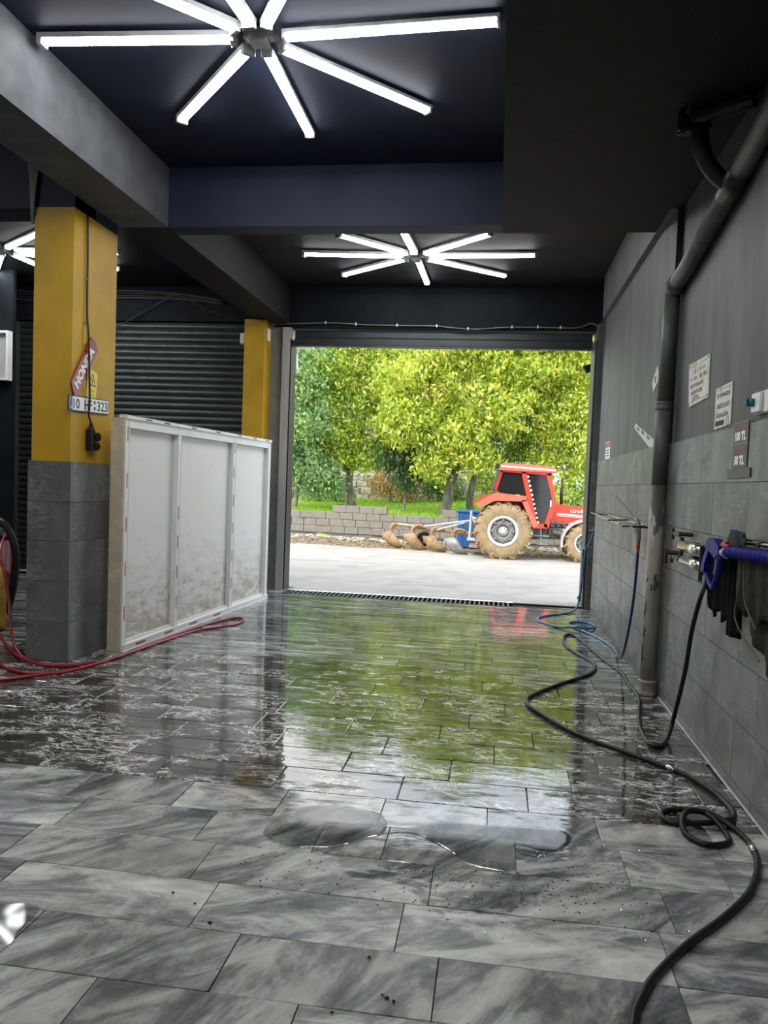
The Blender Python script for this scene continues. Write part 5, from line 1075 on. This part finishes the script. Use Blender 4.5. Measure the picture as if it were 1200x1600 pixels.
one('bracket', lambda b: box(b, 1.185, 1.21, 10.5, 10.75, 3.02, 3.14), M['ink'], t)

# undergrowth in front of the dry stone wall
for x, y, k, lb in ((-4.0, 29.6, 'autumn', 'low brown bramble before stone wall, right of the forked tree'), (-6.6, 28.8, 'green', 'low green bramble before stone wall at left'), (-2.2, 29.9, 'green', 'low green bramble behind the drooping sapling'), (-.2, 29.8, 'walnut', 'low yellowish bramble between the two pale trunks')):
    zb = bank(x, y)-.05
    tree('bramble', lb, (x, y, zb), [(x, y, zb), (x+.05, y, zb+.3), (x, y, zb+.6)], [], [(x, y, zb+.65, 1.0, .5, .55), (x+.7, y, zb+.45, .7, .4, .4), (x-.2, y+.1, zb+1.3, .7, .4, .6)], 1700, LM[k], (.1, .18), (.05, .08), tint=(.4, .3), cat='bush', r0=.04)
# standing water on the near tiles
wm, wnt, wb = newmat('water_film')
for q in list(wnt.nodes):
    if q.type != 'OUTPUT_MATERIAL': wnt.nodes.remove(q)
fr = N(wnt, 'ShaderNodeFresnel', IOR=1.34); tr = wnt.nodes.new('ShaderNodeBsdfTransparent'); tr.inputs[0].default_value = (.86, .88, .88, 1)
gg = wnt.nodes.new('ShaderNodeBsdfGlossy'); gg.inputs['Roughness'].default_value = .05; ms = wnt.nodes.new('ShaderNodeMixShader')
wnt.links.new(fr.outputs[0], ms.inputs[0]); wnt.links.new(tr.outputs[0], ms.inputs[1]); wnt.links.new(gg.outputs[0], ms.inputs[2]); wnt.links.new(ms.outputs[0], wnt.nodes['Material Output'].inputs[0])
def puddle(label, outline, seed):
    P = smoothpath([(x, y, 0) for x, y in outline+outline[:1]], 8)[:-1]; c = sum(P, Vector())/len(P); bm = B(); rs = []
    for f, z in ((1, .0006), (.985, .0022), (.95, .0028)):
        rs.append([bm.verts.new((c.x+(p.x-c.x)*f*(1+.05*mnoise.noise(p*14+Vector((seed, 0, 0)))), c.y+(p.y-c.y)*f*(1+.05*mnoise.noise(p*14+Vector((seed, 0, 0)))), z)) for p in P])
    n = len(P)
    for a, b_ in zip(rs[:-1], rs[1:]):
        for k in range(n): bm.faces.new((a[k], a[(k+1) % n], b_[(k+1) % n], b_[k]))
    bm.faces.new(rs[-1]); tag(bm_obj('water_puddle', bm, wm), label, 'puddle')
puddle('thin jagged edged puddle in middle of near tiles', [(-.373, 3.204), (-.267, 3.21), (-.154, 3.123), (-.033, 2.985), (.125, 2.975), (.145, 3.202), (.307, 3.182), (.362, 3.374), (.023, 3.373), (-.196, 3.335)], 1)
puddle('rounded puddle left of centre, just short of the dark floor band', [(-.852, 3.345), (-.72, 3.405), (-.455, 3.382), (-.4, 3.198), (-.573, 3.02), (-.775, 2.99), (-.89, 3.085)], 4)
puddle('small puddle at left picture edge on nearest tiles', [(-1.62, 2.361), (-1.50, 2.39), (-1.434, 2.363), (-1.425, 2.235), (-1.408, 2.158), (-1.47, 2.12), (-1.60, 2.2)], 8)
def drops(b):
    for _ in range(420):
        x, y = random.gauss(.15, .28), random.gauss(2.88, .14)
        if random.random() < .25: x, y = random.uniform(-.9, .5), random.uniform(2.6, 3.0)
        r_ = random.uniform(.0018, .005); q = bmesh.ops.create_cone(b, cap_ends=True, segments=7, radius1=r_, radius2=r_*.55, depth=r_*.6)
        for v_ in q['verts']: v_.co += Vector((x, y, r_*.3+.0005))
dm, dnt, db = newmat('water_drop'); db.inputs['Transmission Weight'].default_value = 1; db.inputs['IOR'].default_value = 1.33; db.inputs['Roughness'].default_value = .02; db.inputs['Base Color'].default_value = (1, 1, 1, 1)
tag(one('water_drops', drops, dm), 'scattered water drops on the near tiles', 'water', kind='stuff')
